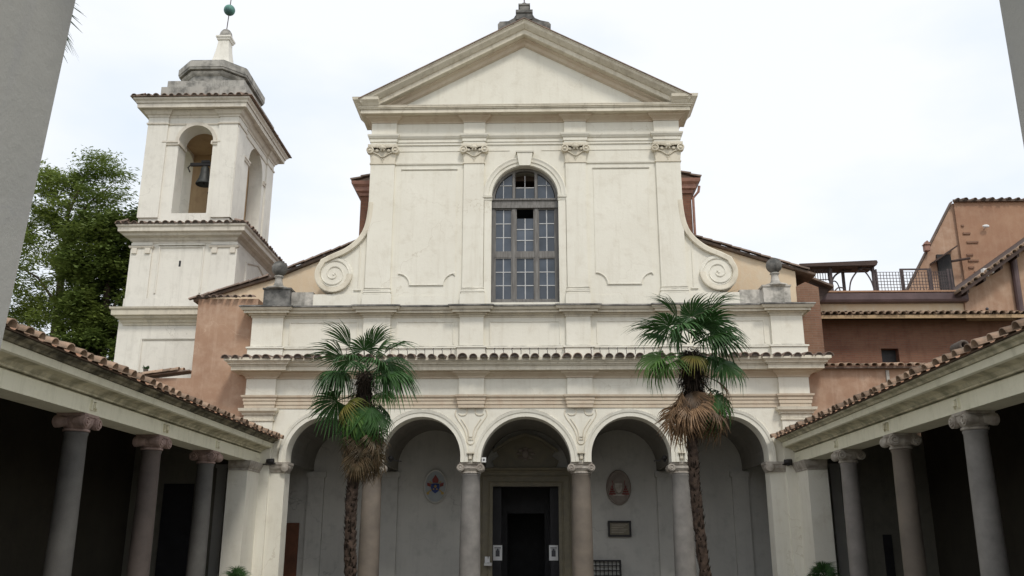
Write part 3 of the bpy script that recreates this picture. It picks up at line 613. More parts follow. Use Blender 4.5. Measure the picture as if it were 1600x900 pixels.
gb.box(-0.34, 0.34, YW, YW + 0.04, 14.02, 14.05); gb.box(-0.013, 0.013, YW, YW + 0.04, 13.6, 14.5)
for s in (-1, 1): fanpane([(0, 13.6), (s * 0.34, 13.6), (s * 0.34, 14.02), (0, 14.02)])
part(gb, 'glazing_bars', 'glazing', WN)
part(MB().box(-1.4, 1.4, YF + 0.9, YF + 2.9, 9.5, 9.55).box(-1.4, 1.4, YF + 2.9, YF + 2.95, 9.5, 15).box(-1.42, -1.4, YF + 0.9, YF + 2.9, 9.5, 15).box(1.4, 1.42, YF + 0.9, YF + 2.9, 9.5, 15).box(-1.4, 1.4, YF + 0.9, YF + 2.9, 15, 15.05), 'window_interior', 'dark_door_and_void', CH)  # added box, its near-black colour paints the room's shade

# ---- side volutes
SC = (6.73, 10.70)
for s in (-1, 1):
    edge = spline([(5.60, 13.9), (5.62, 13.1), (5.72, 12.45), (5.95, 12.02), (6.36, 11.66), (6.86, 11.42), (7.2, 11.24)], 6)
    scr = [(SC[0] + 0.675 * cos(radians(t)), SC[1] + 0.675 * sin(radians(t))) for t in range(40, -91, -8)]
    body = [(s * u, v) for u, v in edge + scr + [(6.7, 9.98), (5.5, 9.98), (5.5, 13.9)]]
    part(MB().prism(body, YF + 0.03, YF + 0.5), 'volute_wall', 'cream', CH)
    N = 90; sp = []
    for i in range(N + 1):
        t = i / N; a = radians(42 - t * 360 * 2.75); r = 0.62 * (1 - t) ** 0.9 * 1.0 + 0.05
        sp.append((SC[0] + r * cos(a), SC[1] + r * sin(a)))
    rim = [(u - 0.0, v) for u, v in edge[4:]] + [(SC[0] + 0.66 * cos(radians(t)), SC[1] + 0.66 * sin(radians(t))) for t in range(36, -181, -8)]
    wv = MB().sweep([(s * u, v) for u, v in rim], [(0.0, -0.45), (0.0, 0.10), (0.03, 0.11), (0.17, 0.10), (0.19, 0.06), (0.19, -0.1)], False, XZ(YF), sgn=s)
    part(wv, 'volute_rim', 'cream_trim', CH)
    part(bead(MB(), [(s * u, v) for u, v in sp[6:]], YF + 0.03, 0.07, 0.09).sphere((s * SC[0], YF, SC[1]), 0.06, 10, 6), 'volute_scroll', 'cream', CH)
    d = MB().lathe([(0.0001, 0), (0.62, 0), (0.66, 0.04), (0.66, 0.3)], (s * SC[0], YF - 0.03, SC[1]), 40, 'y'); part(d, 'volute_disc', 'cream', CH)
    part(bead(MB(), [(s * 5.85, 12.0), (s * 5.85, 10.15)], YF + 0.03, 0.04, 0.03).box(min(s * 5.75, s * 6.0), max(s * 5.75, s * 6.0), YF - 0.02, YF + 0.04, 10.12, 10.17), 'volute_strip', 'cream', CH)
    # corner pedestal with stone ball
    x = s * 8.62
    pd = part(MB().box(x - 0.46, x + 0.46, YF - 0.25, YF + 0.6, 9.5, 10.1).sweep([(x - 0.46, YF + 0.6), (x - 0.46, YF - 0.25), (x + 0.46, YF - 0.25), (x + 0.46, YF + 0.6)], [(-0.05, 10.1), (0.03, 10.1), (0.04, 10.16), (-0.05, 10.18)]), 'pedestal', 'grimy' if s > 0 else 'dark_stone', CH)
    part(MB().lathe([(0.40, 10.14), (0.42, 10.2), (0.30, 10.24), (0.20, 10.28), (0.15, 10.36), (0.12, 10.56), (0.14, 10.60), (0.17, 10.62), (0.15, 10.66), (0.09, 10.69)], (x + s * 0.04, YF + 0.0, 0), 20), 'baluster', 'grimy', pd, True)
    part(MB().sphere((x + s * 0.04, YF + 0.0, 10.93), 0.275, 22, 14), 'stone_ball', 'dark_stone', pd, True)
    part(MB().box(min(s * 8.16, s * 7.4), max(s * 8.16, s * 7.4), YF - 0.028, YF + 0.55, 9.5, 10.06), 'parapet_block', 'grimy', CH)

# ---- nave and aisles behind the front
part(MB().box(-5.62, 5.62, YF + 3.1, YF + 30, 6.6, 14.1), 'nave_wall', 'tan', CH)
for s in (-1, 1):
    x0, x1 = sorted((s * 5.6, s * 6.12)); part(MB().box(x0, x1, YF + 1.0, YF + 30, 9.4, 14.1), 'nave_side_wall', 'brick', CH)
    path = [(s * 5.55, YF + 0.98), (s * 6.12, YF + 0.98), (s * 6.12, YF + 30)]
    if s < 0: path = path[::-1]
    part(MB().sweep(path, [(-0.3, 14.05), (0.04, 14.05), (0.06, 14.15), (0.16, 14.2), (0.18, 14.34), (0.28, 14.42), (0.32, 14.54), (-0.3, 14.6)]), 'nave_eave', 'copper', CH)
    mb = tile_rows(MB(), (s * 6.5, YF + 0.95, 14.62), (0, 1, 0), (-s, 0, 0.3), 60, 0.33, 3, 0.4); part(mb, 'nave_roof_tiles', 'old_tile', CH, kind='stuff')
nr = MB().prism([(-6.5, 14.58), (0, 16.6), (6.5, 14.58)], YF + 0.95, YF + 30.2); part(nr, 'nave_roof', 'old_tile', CH)
part(MB().tube([(6.42, YF + 0.9, 14.3), (6.38, YF + 0.9, 14.08), (6.18, YF + 0.95, 13.85), (6.17, YF + 0.95, 12.2)], 0.05, 8), 'downpipe', 'copper', CH)
# aisle gables
part(MB().prism([(-11.8, 6.6), (-11.8, 10.05), (-9.1, 10.85), (-7.5, 11.53), (-6.0, 12.16), (-6.0, 6.6)], YF + 1.0, YF + 1.4), 'aisle_wall', 'peach', CH)
part(MB().prism([(9.68, 6.6), (9.68, 11.02), (7.86, 11.62), (6.0, 12.24), (6.0, 6.6)], YF + 1.0, YF + 1.4), 'aisle_wall', 'peach', CH)
def raking_tiles(pts, y, mat='old_tile'):
    mb = MB(); P = [Vector(p) for p in pts]
    mb.sweep(pts, [(0.0, -0.1), (0.0, 0.12), (-0.03, 0.14), (-0.09, 0.14), (-0.10, 0.0), (-0.08, -28), (0.0, -28)], False, XZ(y)); return mb
part(raking_tiles([(-11.95, 9.98), (-9.1, 10.86), (-7.5, 11.54), (-5.9, 12.2)], YF + 1.0), 'aisle_roof', 'old_tile', CH)
part(raking_tiles([(5.9, 12.28), (7.86, 11.63), (10.35, 10.82)], YF + 1.0), 'aisle_roof', 'old_tile', CH)
def rake_eave(a, b, y, n, me):
    for i in range(n):
        t = (i + 0.5) / n; x = a[0] + (b[0] - a[0]) * t; z = a[1] + (b[1] - a[1]) * t
        ang = atan2(b[1] - a[1], b[0] - a[0])
        inst(me, 'roof_tile', CH, (x, y, z), Matrix.Rotation(-ang, 4, 'Y') @ Matrix.Rotation(radians(random.uniform(84, 96)), 4, 'Z'))
TL_small = tile_mesh('roof_tile', 0.40, 0.10, 0.08, 'old_tile', 0.022, plug=True)
TL_cop = tile_mesh('roof_tile', 0.42, 0.13, 0.11, 'terracotta_pale')
rake_eave((-11.9, 10.1), (-9.1, 10.98), YF + 0.85, 8, TL_small); rake_eave((-8.5, 11.25), (-5.9, 12.32), YF + 0.85, 8, TL_small); rake_eave((5.9, 12.40), (10.3, 10.96), YF + 0.85, 13, TL_small)
# stub walls outside the porch
lw = MB().box(-11.55, -9.42, YF + 0.3, YF + 0.98, 0.0, 9.92); part(lw, 'side_wall', 'orange', CH)
part(MB().box(-14.5, -11.55, YF + 0.3, YF + 0.6, 0.0, 7.1), 'side_wall', 'orange', CH)
eave(CH, TL_small, (-11.62, YF + 0.12, 9.94), (1, 0, 0), (0, 1, 0.25), 8, 0.26)
part(MB().prism([(-14.5, 6.98), (-11.6, 7.34), (-11.6, 7.38), (-14.5, 7.02)], YF + 0.2, YF + 0.75), 'coping', 'old_tile', CH)
rake_eave((-14.4, 7.05), (-11.7, 7.39), YF + 0.42, 9, TL_cop); rake_eave((-14.25, 7.06), (-11.8, 7.37), YF + 0.2, 9, TL_cop)
part(MB().box(9.42, 14.2, YF + 0.3, YF + 0.98, 0.0, 7.32), 'side_wall', 'orange', CH)
part(MB().box(9.5, 14.2, YF + 0.1, YF + 1.05, 7.32, 7.38), 'coping', 'old_tile', CH)
TLp = tile_mesh('roof_tile', 0.5, 0.12, 0.10, 'terracotta_pale')
eave(CH, TLp, (9.95, YF + 0.02, 7.385), (1, 0, 0), (0, 1, 0.2), 15, 0.28)
part(MB().box(12.2, 12.3, YF + 0.24, YF + 0.3, 6.55, 7.28), 'drainpipe', 'grimy', CH)
# brick pier right of the front
part(MB().prism([(9.66, 6.5), (9.66, 10.45), (10.0, 10.62), (10.45, 10.42), (10.45, 6.5)], YF + 0.985, YF + 4.2), 'brick_pier', 'brick_brown', CH)
# ---- porch interior
mb = MB()
for xc, hw, sp in ARCH:
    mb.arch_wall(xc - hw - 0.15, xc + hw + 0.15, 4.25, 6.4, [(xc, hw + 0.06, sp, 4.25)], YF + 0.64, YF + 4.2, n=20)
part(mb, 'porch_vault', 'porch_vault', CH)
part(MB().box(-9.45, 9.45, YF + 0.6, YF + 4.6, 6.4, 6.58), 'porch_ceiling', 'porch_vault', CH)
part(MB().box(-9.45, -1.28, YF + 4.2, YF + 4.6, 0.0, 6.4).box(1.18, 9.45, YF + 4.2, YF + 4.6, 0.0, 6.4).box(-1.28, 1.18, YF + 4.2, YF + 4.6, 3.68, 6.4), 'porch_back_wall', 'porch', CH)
for s in (-1, 1):
    a, b = sorted((s * 9.45, s * 9.2)); part(MB().box(a, b, YF + 0.62, YF + 4.2, 0, 6.4), 'porch_end_wall', 'porch', CH)
    for xx in (5.12, 7.9):
        p = part(MB().box(s * xx - 0.3, s * xx + 0.3, YF + 4.08, YF + 4.2, 0.06, 4.0), 'back_pilaster', 'porch', CH)
        part(MB().box(s * xx - 0.36, s * xx + 0.36, YF + 4.02, YF + 4.2, 4.0, 4.2), 'pilaster_capital', 'porch', p)
part(MB().box(-9.15, -8.45, YF + 4.12, YF + 4.2, 0.06, 2.35), 'side_door', 'door_brown', CH)
# doorway
DF = part(MB().box(-1.87, -1.27, YF + 4.05, YF + 4.2, 0.06, 4.2).box(1.17, 1.77, YF + 4.05, YF + 4.2, 0.06, 4.2).box(-1.27, 1.17, YF + 4.05, YF + 4.2, 3.67, 4.2), 'door_surround', 'plaque', CH)
mb = MB()
for r_ in ([(-1.42, 0.06), (-1.42, 3.82), (1.32, 3.82), (1.32, 0.06)], [(-1.68, 0.06), (-1.68, 4.04), (1.58, 4.04), (1.58, 0.06)]): bead(mb, r_, YF + 4.05, 0.06, 0.04)
part(mb, 'door_moulding', 'plaque', DF)
part(MB().sweep([(-1.87, YF + 4.2), (-1.87, YF + 4.05), (1.77, YF + 4.05), (1.77, YF + 4.2)], [(-0.05, 4.16), (0.04, 4.17), (0.06, 4.22), (0.18, 4.26), (0.2, 4.33), (-0.05, 4.36)]), 'door_cornice', 'plaque', DF)
tp = [(-1.2, 4.36), (-1.3, 4.6), (-1.05, 4.78), (-1.15, 4.95), (-0.6, 5.34), (-0.05, 5.52), (0.5, 5.34), (1.05, 4.95), (0.95, 4.78), (1.2, 4.6), (1.1, 4.36)]
part(MB().prism(tp, YF + 4.08, YF + 4.2), 'door_crest', 'plaque', DF)
part(MB().sweep([(-1.25, 4.92), (-0.6, 5.36), (-0.05, 5.54), (0.5, 5.36), (1.15, 4.92)], [(-0.08, -0.02), (-0.08, 0.2), (0.02, 0.16), (0.02, -0.02)], False, XZ(YF + 4.1)), 'crest_pediment', 'plaque', DF)
mb = MB().sphere((-0.05, YF + 4.06, 4.86), 0.14, 12, 8, 1, 0.4, 1.2)
for k in range(8): mb.sphere((-0.05 + 0.26 * cos(k * pi / 4), YF + 4.07, 4.86 + 0.2 * sin(k * pi / 4)), 0.08, 8, 5, 1.2, 0.4, 0.7)
part(mb, 'carved_cherub', 'crest_faded', DF)
part(MB().box(-1.7, -1.6, YF + 4.6, YF + 9, 0, 4.3).box(1.6, 1.7, YF + 4.6, YF + 9, 0, 4.3).box(-1.7, 1.7, YF + 4.6, YF + 9, 4.2, 4.3).box(-1.7, 1.7, YF + 9, YF + 9.1, 0, 4.3), 'vestibule', 'dark_door_and_void', CH)  # near-black lining paints deep shade into the entrance
part(MB().box(-1.6, -0.78, YF + 6, YF + 6.06, 0, 4.2).box(0.66, 1.6, YF + 6, YF + 6.06, 0, 4.2).box(-0.78, 0.66, YF + 6, YF + 6.06, 2.75, 4.2), 'inner_screen', 'dark_door_and_void', CH)

# ------------------------------------------------------------ things on the porch walls
def medallion(x, z, kind, label):
    t = thing('coat_of_arms', (x, YF + 4.2, z), label, 'coat of arms')
    y = YF + 4.2
    def disc(rx, rz, y0, y1, seg=28, cx=0, cz=0): return [(x + cx + rx * cos(2 * pi * i / seg), z + cz + rz * sin(2 * pi * i / seg)) for i in range(seg)]
    part(MB().prism(disc(0.42, 0.60, 0, 0), y - 0.06, y), 'plate', 'crest_white' if kind == 0 else 'crest_faded', t)
    bd = MB().sweep(disc(0.42, 0.60, 0, 0), [(-0.04, -0.01), (-0.04, 0.08), (0.0, 0.11), (0.04, 0.08), (0.04, -0.01)], True, XZ(y)); part(bd, 'border', 'porch' if kind == 0 else 'crest_faded', t)
    def P(poly, y0, y1, nm, mt): return part(MB().prism([(x + a, z + b) for a, b in poly], y - y1, y - y0), nm, mt, t)
    if kind == 0:
        sh = [(-0.15, 0.1), (0.15, 0.1), (0.16, -0.05), (0.12, -0.17), (0, -0.26), (-0.12, -0.17), (-0.16, -0.05)]
        P(sh, 0.06, 0.10, 'shield', 'crest_blue')
        mb = MB()
        for s in (-1, 1):
            mb.tube([(x + s * 0.26, y - 0.075, z - 0.22), (x - s * 0.22, y - 0.075, z + 0.18)], 0.022, 6)
            mb.lathe([(0.02, -0.01), (0.055, -0.01), (0.055, 0.01), (0.02, 0.01)], (x + s * 0.27, y - 0.08, z - 0.25), 10, 'y')
        part(mb, 'crossed_keys', 'crest_gold', t)
        P([(-0.10, 0.13), (-0.12, 0.24), (0, 0.42), (0.12, 0.24), (0.10, 0.13)], 0.06, 0.11, 'mitre', 'crest_red')
        mb = MB()
        for s in (-1, 1): part(MB().prism([(x + s * 0.17, z + 0.1), (x + s * 0.31, z + 0.14), (x + s * 0.30, z + 0.02), (x + s * 0.17, z - 0.02)], y - 0.09, y - 0.06), 'ribbon', 'crest_red', t)
        mb = MB().sphere((x, y - 0.1, z + 0.0), 0.05, 8, 6, 1, 0.4, 1).sphere((x - 0.06, y - 0.1, z - 0.1), 0.03, 8, 6, 1, 0.4, 1).sphere((x + 0.06, y - 0.1, z - 0.1), 0.03, 8, 6, 1, 0.4, 1); part(mb, 'charges', 'crest_gold', t)
    else:
        P([(-0.13, 0.14), (0.13, 0.14), (0.13, -0.02), (0.08, -0.15), (0, -0.2), (-0.08, -0.15), (-0.13, -0.02)], 0.06, 0.10, 'shield', 'marble')
        mb = MB()
        mb.prism([(x - 0.26, z + 0.25), (x - 0.1, z + 0.3), (x - 0.07, z + 0.38), (x + 0.07, z + 0.38), (x + 0.1, z + 0.3), (x + 0.26, z + 0.25)], y - 0.11, y - 0.06)
        part(mb, 'galero_hat', 'crest_faded', t)
        mb = MB()
        for s in (-1, 1):
            mb.tube([(x + s * 0.24, y - 0.08, z + 0.25), (x + s * 0.2, y - 0.08, z + 0.12), (x + s * 0.25, y - 0.08, z + 0.05)], 0.012, 5)
            for r in range(4):
                for k in range(r + 1): mb.lathe([(0.001, 0.03), (0.03, 0.02), (0.03, -0.02), (0.012, -0.04)], (x + s * (0.25 + (k - r / 2) * 0.065), y - 0.08, z + 0.02 - r * 0.085), 6)
        part(mb, 'tassels', 'crest_red', t)
        mb = MB().box(x - 0.2, x + 0.2, y - 0.09, y - 0.06, z - 0.31, z - 0.25); part(mb, 'scroll', 'marble', t)
medallion(-3.42, 3.67, 0, 'white oval coat of arms with a blue shield and crossed keys on the porch wall')
medallion(3.41, 3.63, 1, 'faded reddish oval coat of arms with a tasselled hat, above the small framed plaque')
t = thing('wall_plaque', (3.4, YF + 4.2, 2.14), 'small rectangular yellowish stone plaque in a dark frame under the right coat of arms', 'plaque')
part(MB().box(3.0, 3.79, YF + 4.16, YF + 4.2, 1.89, 2.40), 'panel', 'plaque', t)
part(MB().sweep([(3.0, 1.89), (3.0, 2.4), (3.79, 2.4), (3.79, 1.89)], [(-0.03, -0.03), (-0.03, 0.07), (0.04, 0.07), (0.04, -0.03)], True, XZ(YF + 4.16)), 'frame', 'iron_black', t)
mb = MB()
for k in range(6): mb.box(3.1, 3.69 - 0.07 * (k % 3), YF + 4.157, YF + 4.162, 2.30 - k * 0.06, 2.315 - k * 0.06)
part(mb, 'inscription', 'marble', t)
t = thing('window_grille', (2.85, YF + 4.2, 0.6), 'black iron lattice grille low on the porch wall right of the brown column', 'grille')
part(MB().box(2.22, 3.36, YF + 4.17, YF + 4.2, 0.2, 1.0), 'backing', 'grey_plaster', t)
mb = MB().sweep([(2.2, 0.18), (2.2, 1.02), (3.38, 1.02), (3.38, 0.18)], [(-0.03, -0.02), (-0.03, 0.1), (0.03, 0.1), (0.03, -0.02)], True, XZ(YF + 4.17)); part(mb, 'frame', 'iron_black', t)
for k in range(1, 8): part(MB().box(2.2 + k * 0.1475 - 0.017, 2.2 + k * 0.1475 + 0.017, YF + 4.11, YF + 4.14, 0.2, 1.0), 'bar', 'iron_black', t)
for k in range(1, 5): part(MB().box(2.22, 3.36, YF + 4.085, YF + 4.11, 0.18 + k * 0.168 - 0.017, 0.18 + k * 0.168 + 0.017), 'bar', 'iron_black', t)
for x, lb in ((-1.09, 'white paper notice stuck on the left edge of the dark church doorway'), (0.97, 'white paper notice stuck on the right edge of the dark church doorway')):
    t = thing('paper_notice', (x, YF + 4.5, 1.29), lb, 'notice', 'notices beside the doorway')
    part(MB().box(x - 0.165, x + 0.165, YF + 4.40, YF + 4.41, 1.02, 1.56), 'sheet', 'paper', t)
    m = MB().box(x - 0.075, x + 0.075, YF + 4.394, YF + 4.399, 1.16, 1.38).box(x - 0.12, x + 0.12, YF + 4.394, YF + 4.399, 1.45, 1.48).box(x - 0.1, x + 0.1, YF + 4.394, YF + 4.399, 1.41, 1.425)
    m.sphere((x, YF + 4.397, 1.40), 0.04, 8, 5, 1, 0.1, 1)
    part(m, 'print', 'ink', t)
    part(MB().box(x - 0.25, x + 0.25, YF + 4.41, YF + 4.44, 0.06, 3.6), 'door_leaf', 'dark_door_and_void', t) if False else None
for s in (-1.12, 1.02):
    part(MB().box(s - 0.16, s + 0.16, YF + 4.42, YF + 4.5, 0.06, 3.66), 'door_leaf', 'dark_door_and_void', CH)
t = thing('leaflet_box', (-1.42, YF + 3.98, 1.0), 'small tilted white leaflet holder on the left jamb of the doorway', 'leaflet holder')
part(MB().prism([(YF + 4.05, 0.86), (YF + 3.88, 0.84), (YF + 3.86, 0.87), (YF + 4.05, 0.95)], -1.56, -1.28, lambda u, v, w: (w, u, v)), 'tray', 'white', t)
part(MB().prism([(YF + 4.0, 0.95), (YF + 4.04, 0.95), (YF + 4.05, 1.16), (YF + 4.02, 1.16)], -1.54, -1.36, lambda u, v, w: (w, u, v)), 'back_panel', 'paper', t)
t = thing('loudspeaker', (-1.38, YF - 0.02, 4.27), 'tiny white square loudspeaker beside the capital left of the central arch', 'loudspeaker')
part(MB().box(-1.46, -1.32, YF + 0.04, YF + 0.16, 4.2, 4.36), 'case', 'white', t); part(MB().lathe([(0.001, 0), (0.035, 0), (0.04, 0.01)], (-1.39, YF + 0.035, 4.28), 12, 'y'), 'cone', 'ink', t)
part(MB().box(-1.5, -1.46, YF + 0.08, YF + 0.12, 4.26, 4.30), 'bracket', 'iron_black', t)
for x, y, z, s, lb in ((-4.62, YF + 0.9, 4.42, -1, 'small black spotlight under the arch beside the left palm crown'), (4.70, YF + 0.9, 4.42, 1, 'small black spotlight in the arch left of the right palm trunk'),
                    (-8.42, YF - 0.25, 4.22, -1, 'small black spotlight where the left colonnade meets the church pier'), (8.52, YF - 0.25, 4.18, 1, 'small black spotlight where the right colonnade meets the church pier')):
    t = thing('spotlight', (x, y, z), lb, 'spotlight', 'black spotlights on the porch')
    part(MB().lathe([(0.001, -0.12), (0.07, -0.12), (0.085, 0.0), (0.09, 0.12), (0.07, 0.12), (0.06, 0.10), (0.001, 0.09)], (x, y, z), 12, 'y' if abs(x) < 8 else 'x'), 'housing', 'iron_black', t, True)
    part(MB().tube([(x, y, z), (x - s * 0.16, y + 0.08, z - 0.08), (x - s * 0.36 if abs(x) < 8 else x + s * 0.45, y + 0.1, z - 0.1)], 0.02, 6).box(x - 0.03, x + 0.03, y - 0.06, y + 0.06, z - 0.13, z - 0.08), 'arm', 'iron_black', t)

# ------------------------------------------------------------ side colonnades
WING = [(-0.62, 4.15), (0.0, 4.15), (0.0, 4.47), (0.02, 4.48), (0.02, 4.51), (0.05, 4.52), (0.05, 4.55), (0.09, 4.58), (0.13, 4.62), (0.30, 4.655), (0.32, 4.67), (0.345, 4.68), (0.36, 4.82), (0.40, 4.83), (0.43, 4.88), (0.50, 4.91), (0.52, 4.945), (-0.62, 5.12)]
TL_w = tile_mesh('roof_tile', 0.60, 0.135, 0.10, 'terracotta_pale', 0.022)
def wing(s, label):
    W = thing('colonnade', (s * 8.8, 17, 0), label, 'colonnade', 'colonnades flanking the courtyard')
    Y0, Y1 = 4.7, YF - 0.02
    path = [(8.8, Y1), (8.8, Y0)] if s > 0 else [(-8.8, Y0), (-8.8, Y1)]
    part(MB().sweep(path, WING[:4] + [(-0.62, 4.48)]), 'architrave', 'wing', W)
    part(MB().sweep(path, [(-0.6, 4.482)] + WING[4:10] + [(-0.6, 4.655)]), 'moulding', 'wing_trim', W)
    part(MB().sweep(path, [(-0.6, 4.657)] + [(0.30, 4.657)] + WING[10:13] + [(-0.6, 4.82)]), 'cornice', 'wing', W)
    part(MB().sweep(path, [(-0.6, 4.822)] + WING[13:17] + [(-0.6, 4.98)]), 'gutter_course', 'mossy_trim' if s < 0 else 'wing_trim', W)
    # pier against the church
    a, b = sorted((s * 8.8, s * 9.42)); pr = part(MB().box(a, b, YF - 1.35, YF - 0.01, 0.06, 4.15), 'pier', 'cream', W)
    pp = [(s * 9.4, YF - 1.35), (s * 8.8, YF - 1.35), (s * 8.8, YF - 0.02)]; pp = pp[::-1] if s > 0 else pp
    part(MB().sweep(pp, [(-0.02, 3.84), (0.03, 3.85), (0.03, 3.90), (0.06, 3.94), (0.10, 4.02), (0.12, 4.10), (0.12, 4.145), (-0.02, 4.145)]), 'pier_capital', 'marble', pr)
    for k, y in enumerate((25.7, 21.95, 18.2, 14.45, 10.7, 6.95)):
        mats = (('granite_shaded', 'marble_pink'), ('granite_shaded_rose', 'marble_pink'), ('granite_shaded', 'marble_pink'), ('granite_shaded', 'marble'), ('granite_shaded', 'marble'), ('granite_shaded', 'marble')) if s < 0 else (('granite_rose', 'marble'), ('granite_warm', 'marble'), ('granite', 'marble'), ('granite_rose', 'marble'), ('granite', 'marble'), ('granite', 'marble'))
        lb = {(-1, 1): 'brownish-pink granite column', (1, 1): 'warm brown granite column', (1, 2): 'speckled grey granite column with paired round scrolls'}.get((s, k))
        column(W, s * 9.08, y, 4.15, 0.25, mats[k][0], mats[k][1], axis='y' if (s, k) not in ((-1, 1), (1, 2), (-1, 2)) else 'x', hw=0.29, hd=0.31, label=lb)
        x = s * 8.8
        part(MB().box(min(x, x - s * 0.05), max(x, x - s * 0.05), y - 0.12, y - 0.08, 4.23, 4.40).box(min(x, x - s * 0.05), max(x, x - s * 0.05), y + 0.08, y + 0.12, 4.23, 4.40).box(min(x, x - s * 0.055), max(x, x - s * 0.055), y - 0.12, y + 0.12, 4.40, 4.43).box(min(x, x - s * 0.10), max(x, x - s * 0.10), y + 0.07 * -1, y + 0.03, 4.27, 4.38), 'iron_cramp', 'wing_trim' if k % 2 else 'wing', W)
    # roof
    U = Vector((s * 1, 0, 0.27)); Un = U.normalized()
    x0 = s * 8.22
    dk = [(8.22, 4.965), (13.3, 4.965 + 5.08 * 0.27), (13.3, 4.90 + 5.08 * 0.27), (8.25, 4.95)]
    part(MB().prism([(s * u, v) for u, v in dk], Y0, Y1), 'roof_deck', 'old_tile', W)
    n = int((Y1 - Y0) / 0.44)
    eave(W, TL_w, (s * 8.08, Y0 + 0.1, 4.955), (0, 1, 0), U, n, 0.44, jit=0.03)
    part(tile_rows(MB(), (s * 8.45, Y0 + 0.32, 5.06), (0, 1, 0), U, n, 0.44, 11, 0.46, 0.13), 'roof_tiles', 'terracotta_pale', W, kind='stuff')
    # pan tile ends between covers (stuff)
    pan = MB()
    for i in range(n):
        y = Y0 + 0.1 + 0.44 * (i + 1.0); r = 0.15; b_ = len(pan.v)
        for xx in (8.22, 8.8):
            for k in range(7): a = pi + pi * k / 6; pan.v.append((s * xx, y + r * cos(a), 5.05 + (xx - 8.15) * 0.27 + r * 0.75 * sin(a)))
        pan.f += [(b_ + k, b_ + k + 1, b_ + 8 + k, b_ + 7 + k) for k in range(6)]
    part(pan, 'pan_tiles', 'terracotta', W, kind='stuff')
    # walls, beams and ceiling behind the columns
    for y in [Y0 + 1.2 + 1.25 * k for k in range(20)]: part(MB().prism([(s * 9.42, 4.62), (s * 13.0, 5.34), (s * 13.0, 5.50), (s * 9.42, 4.76)], y, y + 0.16), 'ceiling_beam', 'wood_dark', W)
    a, b = sorted((s * 13.0, s * 13.3)); part(MB().box(a, b, Y0, Y1, 0, 6.28), 'rear_wall', 'wing_inside_shade', W)
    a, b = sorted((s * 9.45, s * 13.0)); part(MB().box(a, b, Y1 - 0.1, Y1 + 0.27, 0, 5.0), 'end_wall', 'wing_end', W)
    part(MB().prism([(s * 9.4, 4.75), (s * 13.0, 5.5), (s * 13.0, 5.6), (s * 9.4, 4.85)], Y0, Y1 - 0.1), 'ceiling', 'wood_dark', W)
    ep = part(MB().box(s * 10.0 - 0.16, s * 10.0 + 0.16, Y1 - 0.22, Y1 - 0.1, 0.06, 4.0), 'wall_pilaster', 'grey_plaster', W)
    part(MB().box(s * 10.0 - 0.2, s * 10.0 + 0.2, Y1 - 0.26, Y1 - 0.1, 4.0, 4.12), 'pilaster_capital', 'grey_plaster', ep)
    if s > 0: part(MB().box(11.35, 11.62, Y1 - 0.14, Y1 - 0.1, 0.5, 1.9), 'niche_shade_panel', 'dark_door_and_void', W)  # flat dark panel, a recess's shade painted on the wall
    else: part(MB().box(-11.9, -10.9, Y1 - 0.14, Y1 - 0.1, 0.06, 3.5), 'doorway', 'dark_door_and_void', W)  # flat dark panel paints the shade of an opening
    return W
wing(-1, 'shaded colonnade with tiled eaves along the left side of the courtyard, under the bell tower')
wing(1, 'colonnade with tiled eaves along the right side of the courtyard, below the brick houses')

t = thing('roof_vent', (8.7, 17.2, 5.1), 'round dark clay vent poking above the eave tiles of the right colonnade', 'vent')
part(MB().lathe([(0.06, 0.25), (0.06, 0.0), (0.10, 0.0), (0.11, 0.03), (0.11, 0.4), (0.08, 0.42)], (8.72, 17.4, 5.36), 14, 'y'), 'clay_pipe', 'mortar', t, True)
part(MB().box(8.6, 8.9, 17.5, 17.8, 5.0, 5.25), 'vent_base', 'old_tile', t)
t = thing('flower_pot', (-13.2, 30.5, 7.3), 'tiny pot with a green tuft on the coping below the bell tower', 'plant pot')
part(MB().lathe([(0.06, 0), (0.085, 0.14), (0.09, 0.16), (0.07, 0.16)], (-13.22, 30.45, 7.28), 12), 'pot', 'mortar', t)
tf = MB()
for k in range(40):
    a = random.uniform(0, 6.3); r = random.uniform(0.03, 0.13); b_ = len(tf.v); tf.v += [(-13.22, 30.45, 7.43), (-13.22 + r * cos(a), 30.45 + r * sin(a), 7.48 + random.uniform(0, .1)), (-13.22 + r * cos(a + .3), 30.45 + r * sin(a + .3), 7.45 + random.uniform(0, .1))]; tf.f.append((b_, b_ + 1, b_ + 2))
part(tf, 'leaves', 'palm_green', t)

# ------------------------------------------------------------ entrance porch front, roof and rear wall left off to let light in (its two piers frame the view)
EP = thing('open_entrance_porch', (0, 4, 0), 'grey plastered entrance porch front, left open behind for light, whose two near piers frame the courtyard view', 'gateway')
def pier(x0, x1, lean, y0=3.7, y1=4.5, zt=6.2):
    q = MB(); xs = (x0, x1); L = lean * zt
    q.v = [(xs[0], y0, 0), (xs[1] - (0 if lean < 0 else 0), y0, 0), (xs[1], y1, 0), (xs[0], y1, 0), (xs[0], y0, zt), (xs[1] + L, y0, zt), (xs[1] + L, y1, zt), (xs[0], y1, zt)] if x1 <= 0 else \
          [(xs[0], y0, 0), (xs[1], y0, 0), (xs[1], y1, 0), (xs[0], y1, 0), (xs[0] + L, y0, zt), (xs[1], y0, zt), (xs[1], y1, zt), (xs[0] + L, y1, zt)]
    q.f = [(0, 1, 5, 4), (1, 2, 6, 5), (2, 3, 7, 6), (3, 0, 4, 7), (4, 5, 6, 7), (3, 2, 1, 0)]; return q
part(pier(-4.2, -2.63, 0.054, 3.1), 'pier', 'grey_plaster', EP); part(pier(2.92, 4.6, 0.002, 3.1), 'pier', 'grey_plaster', EP)
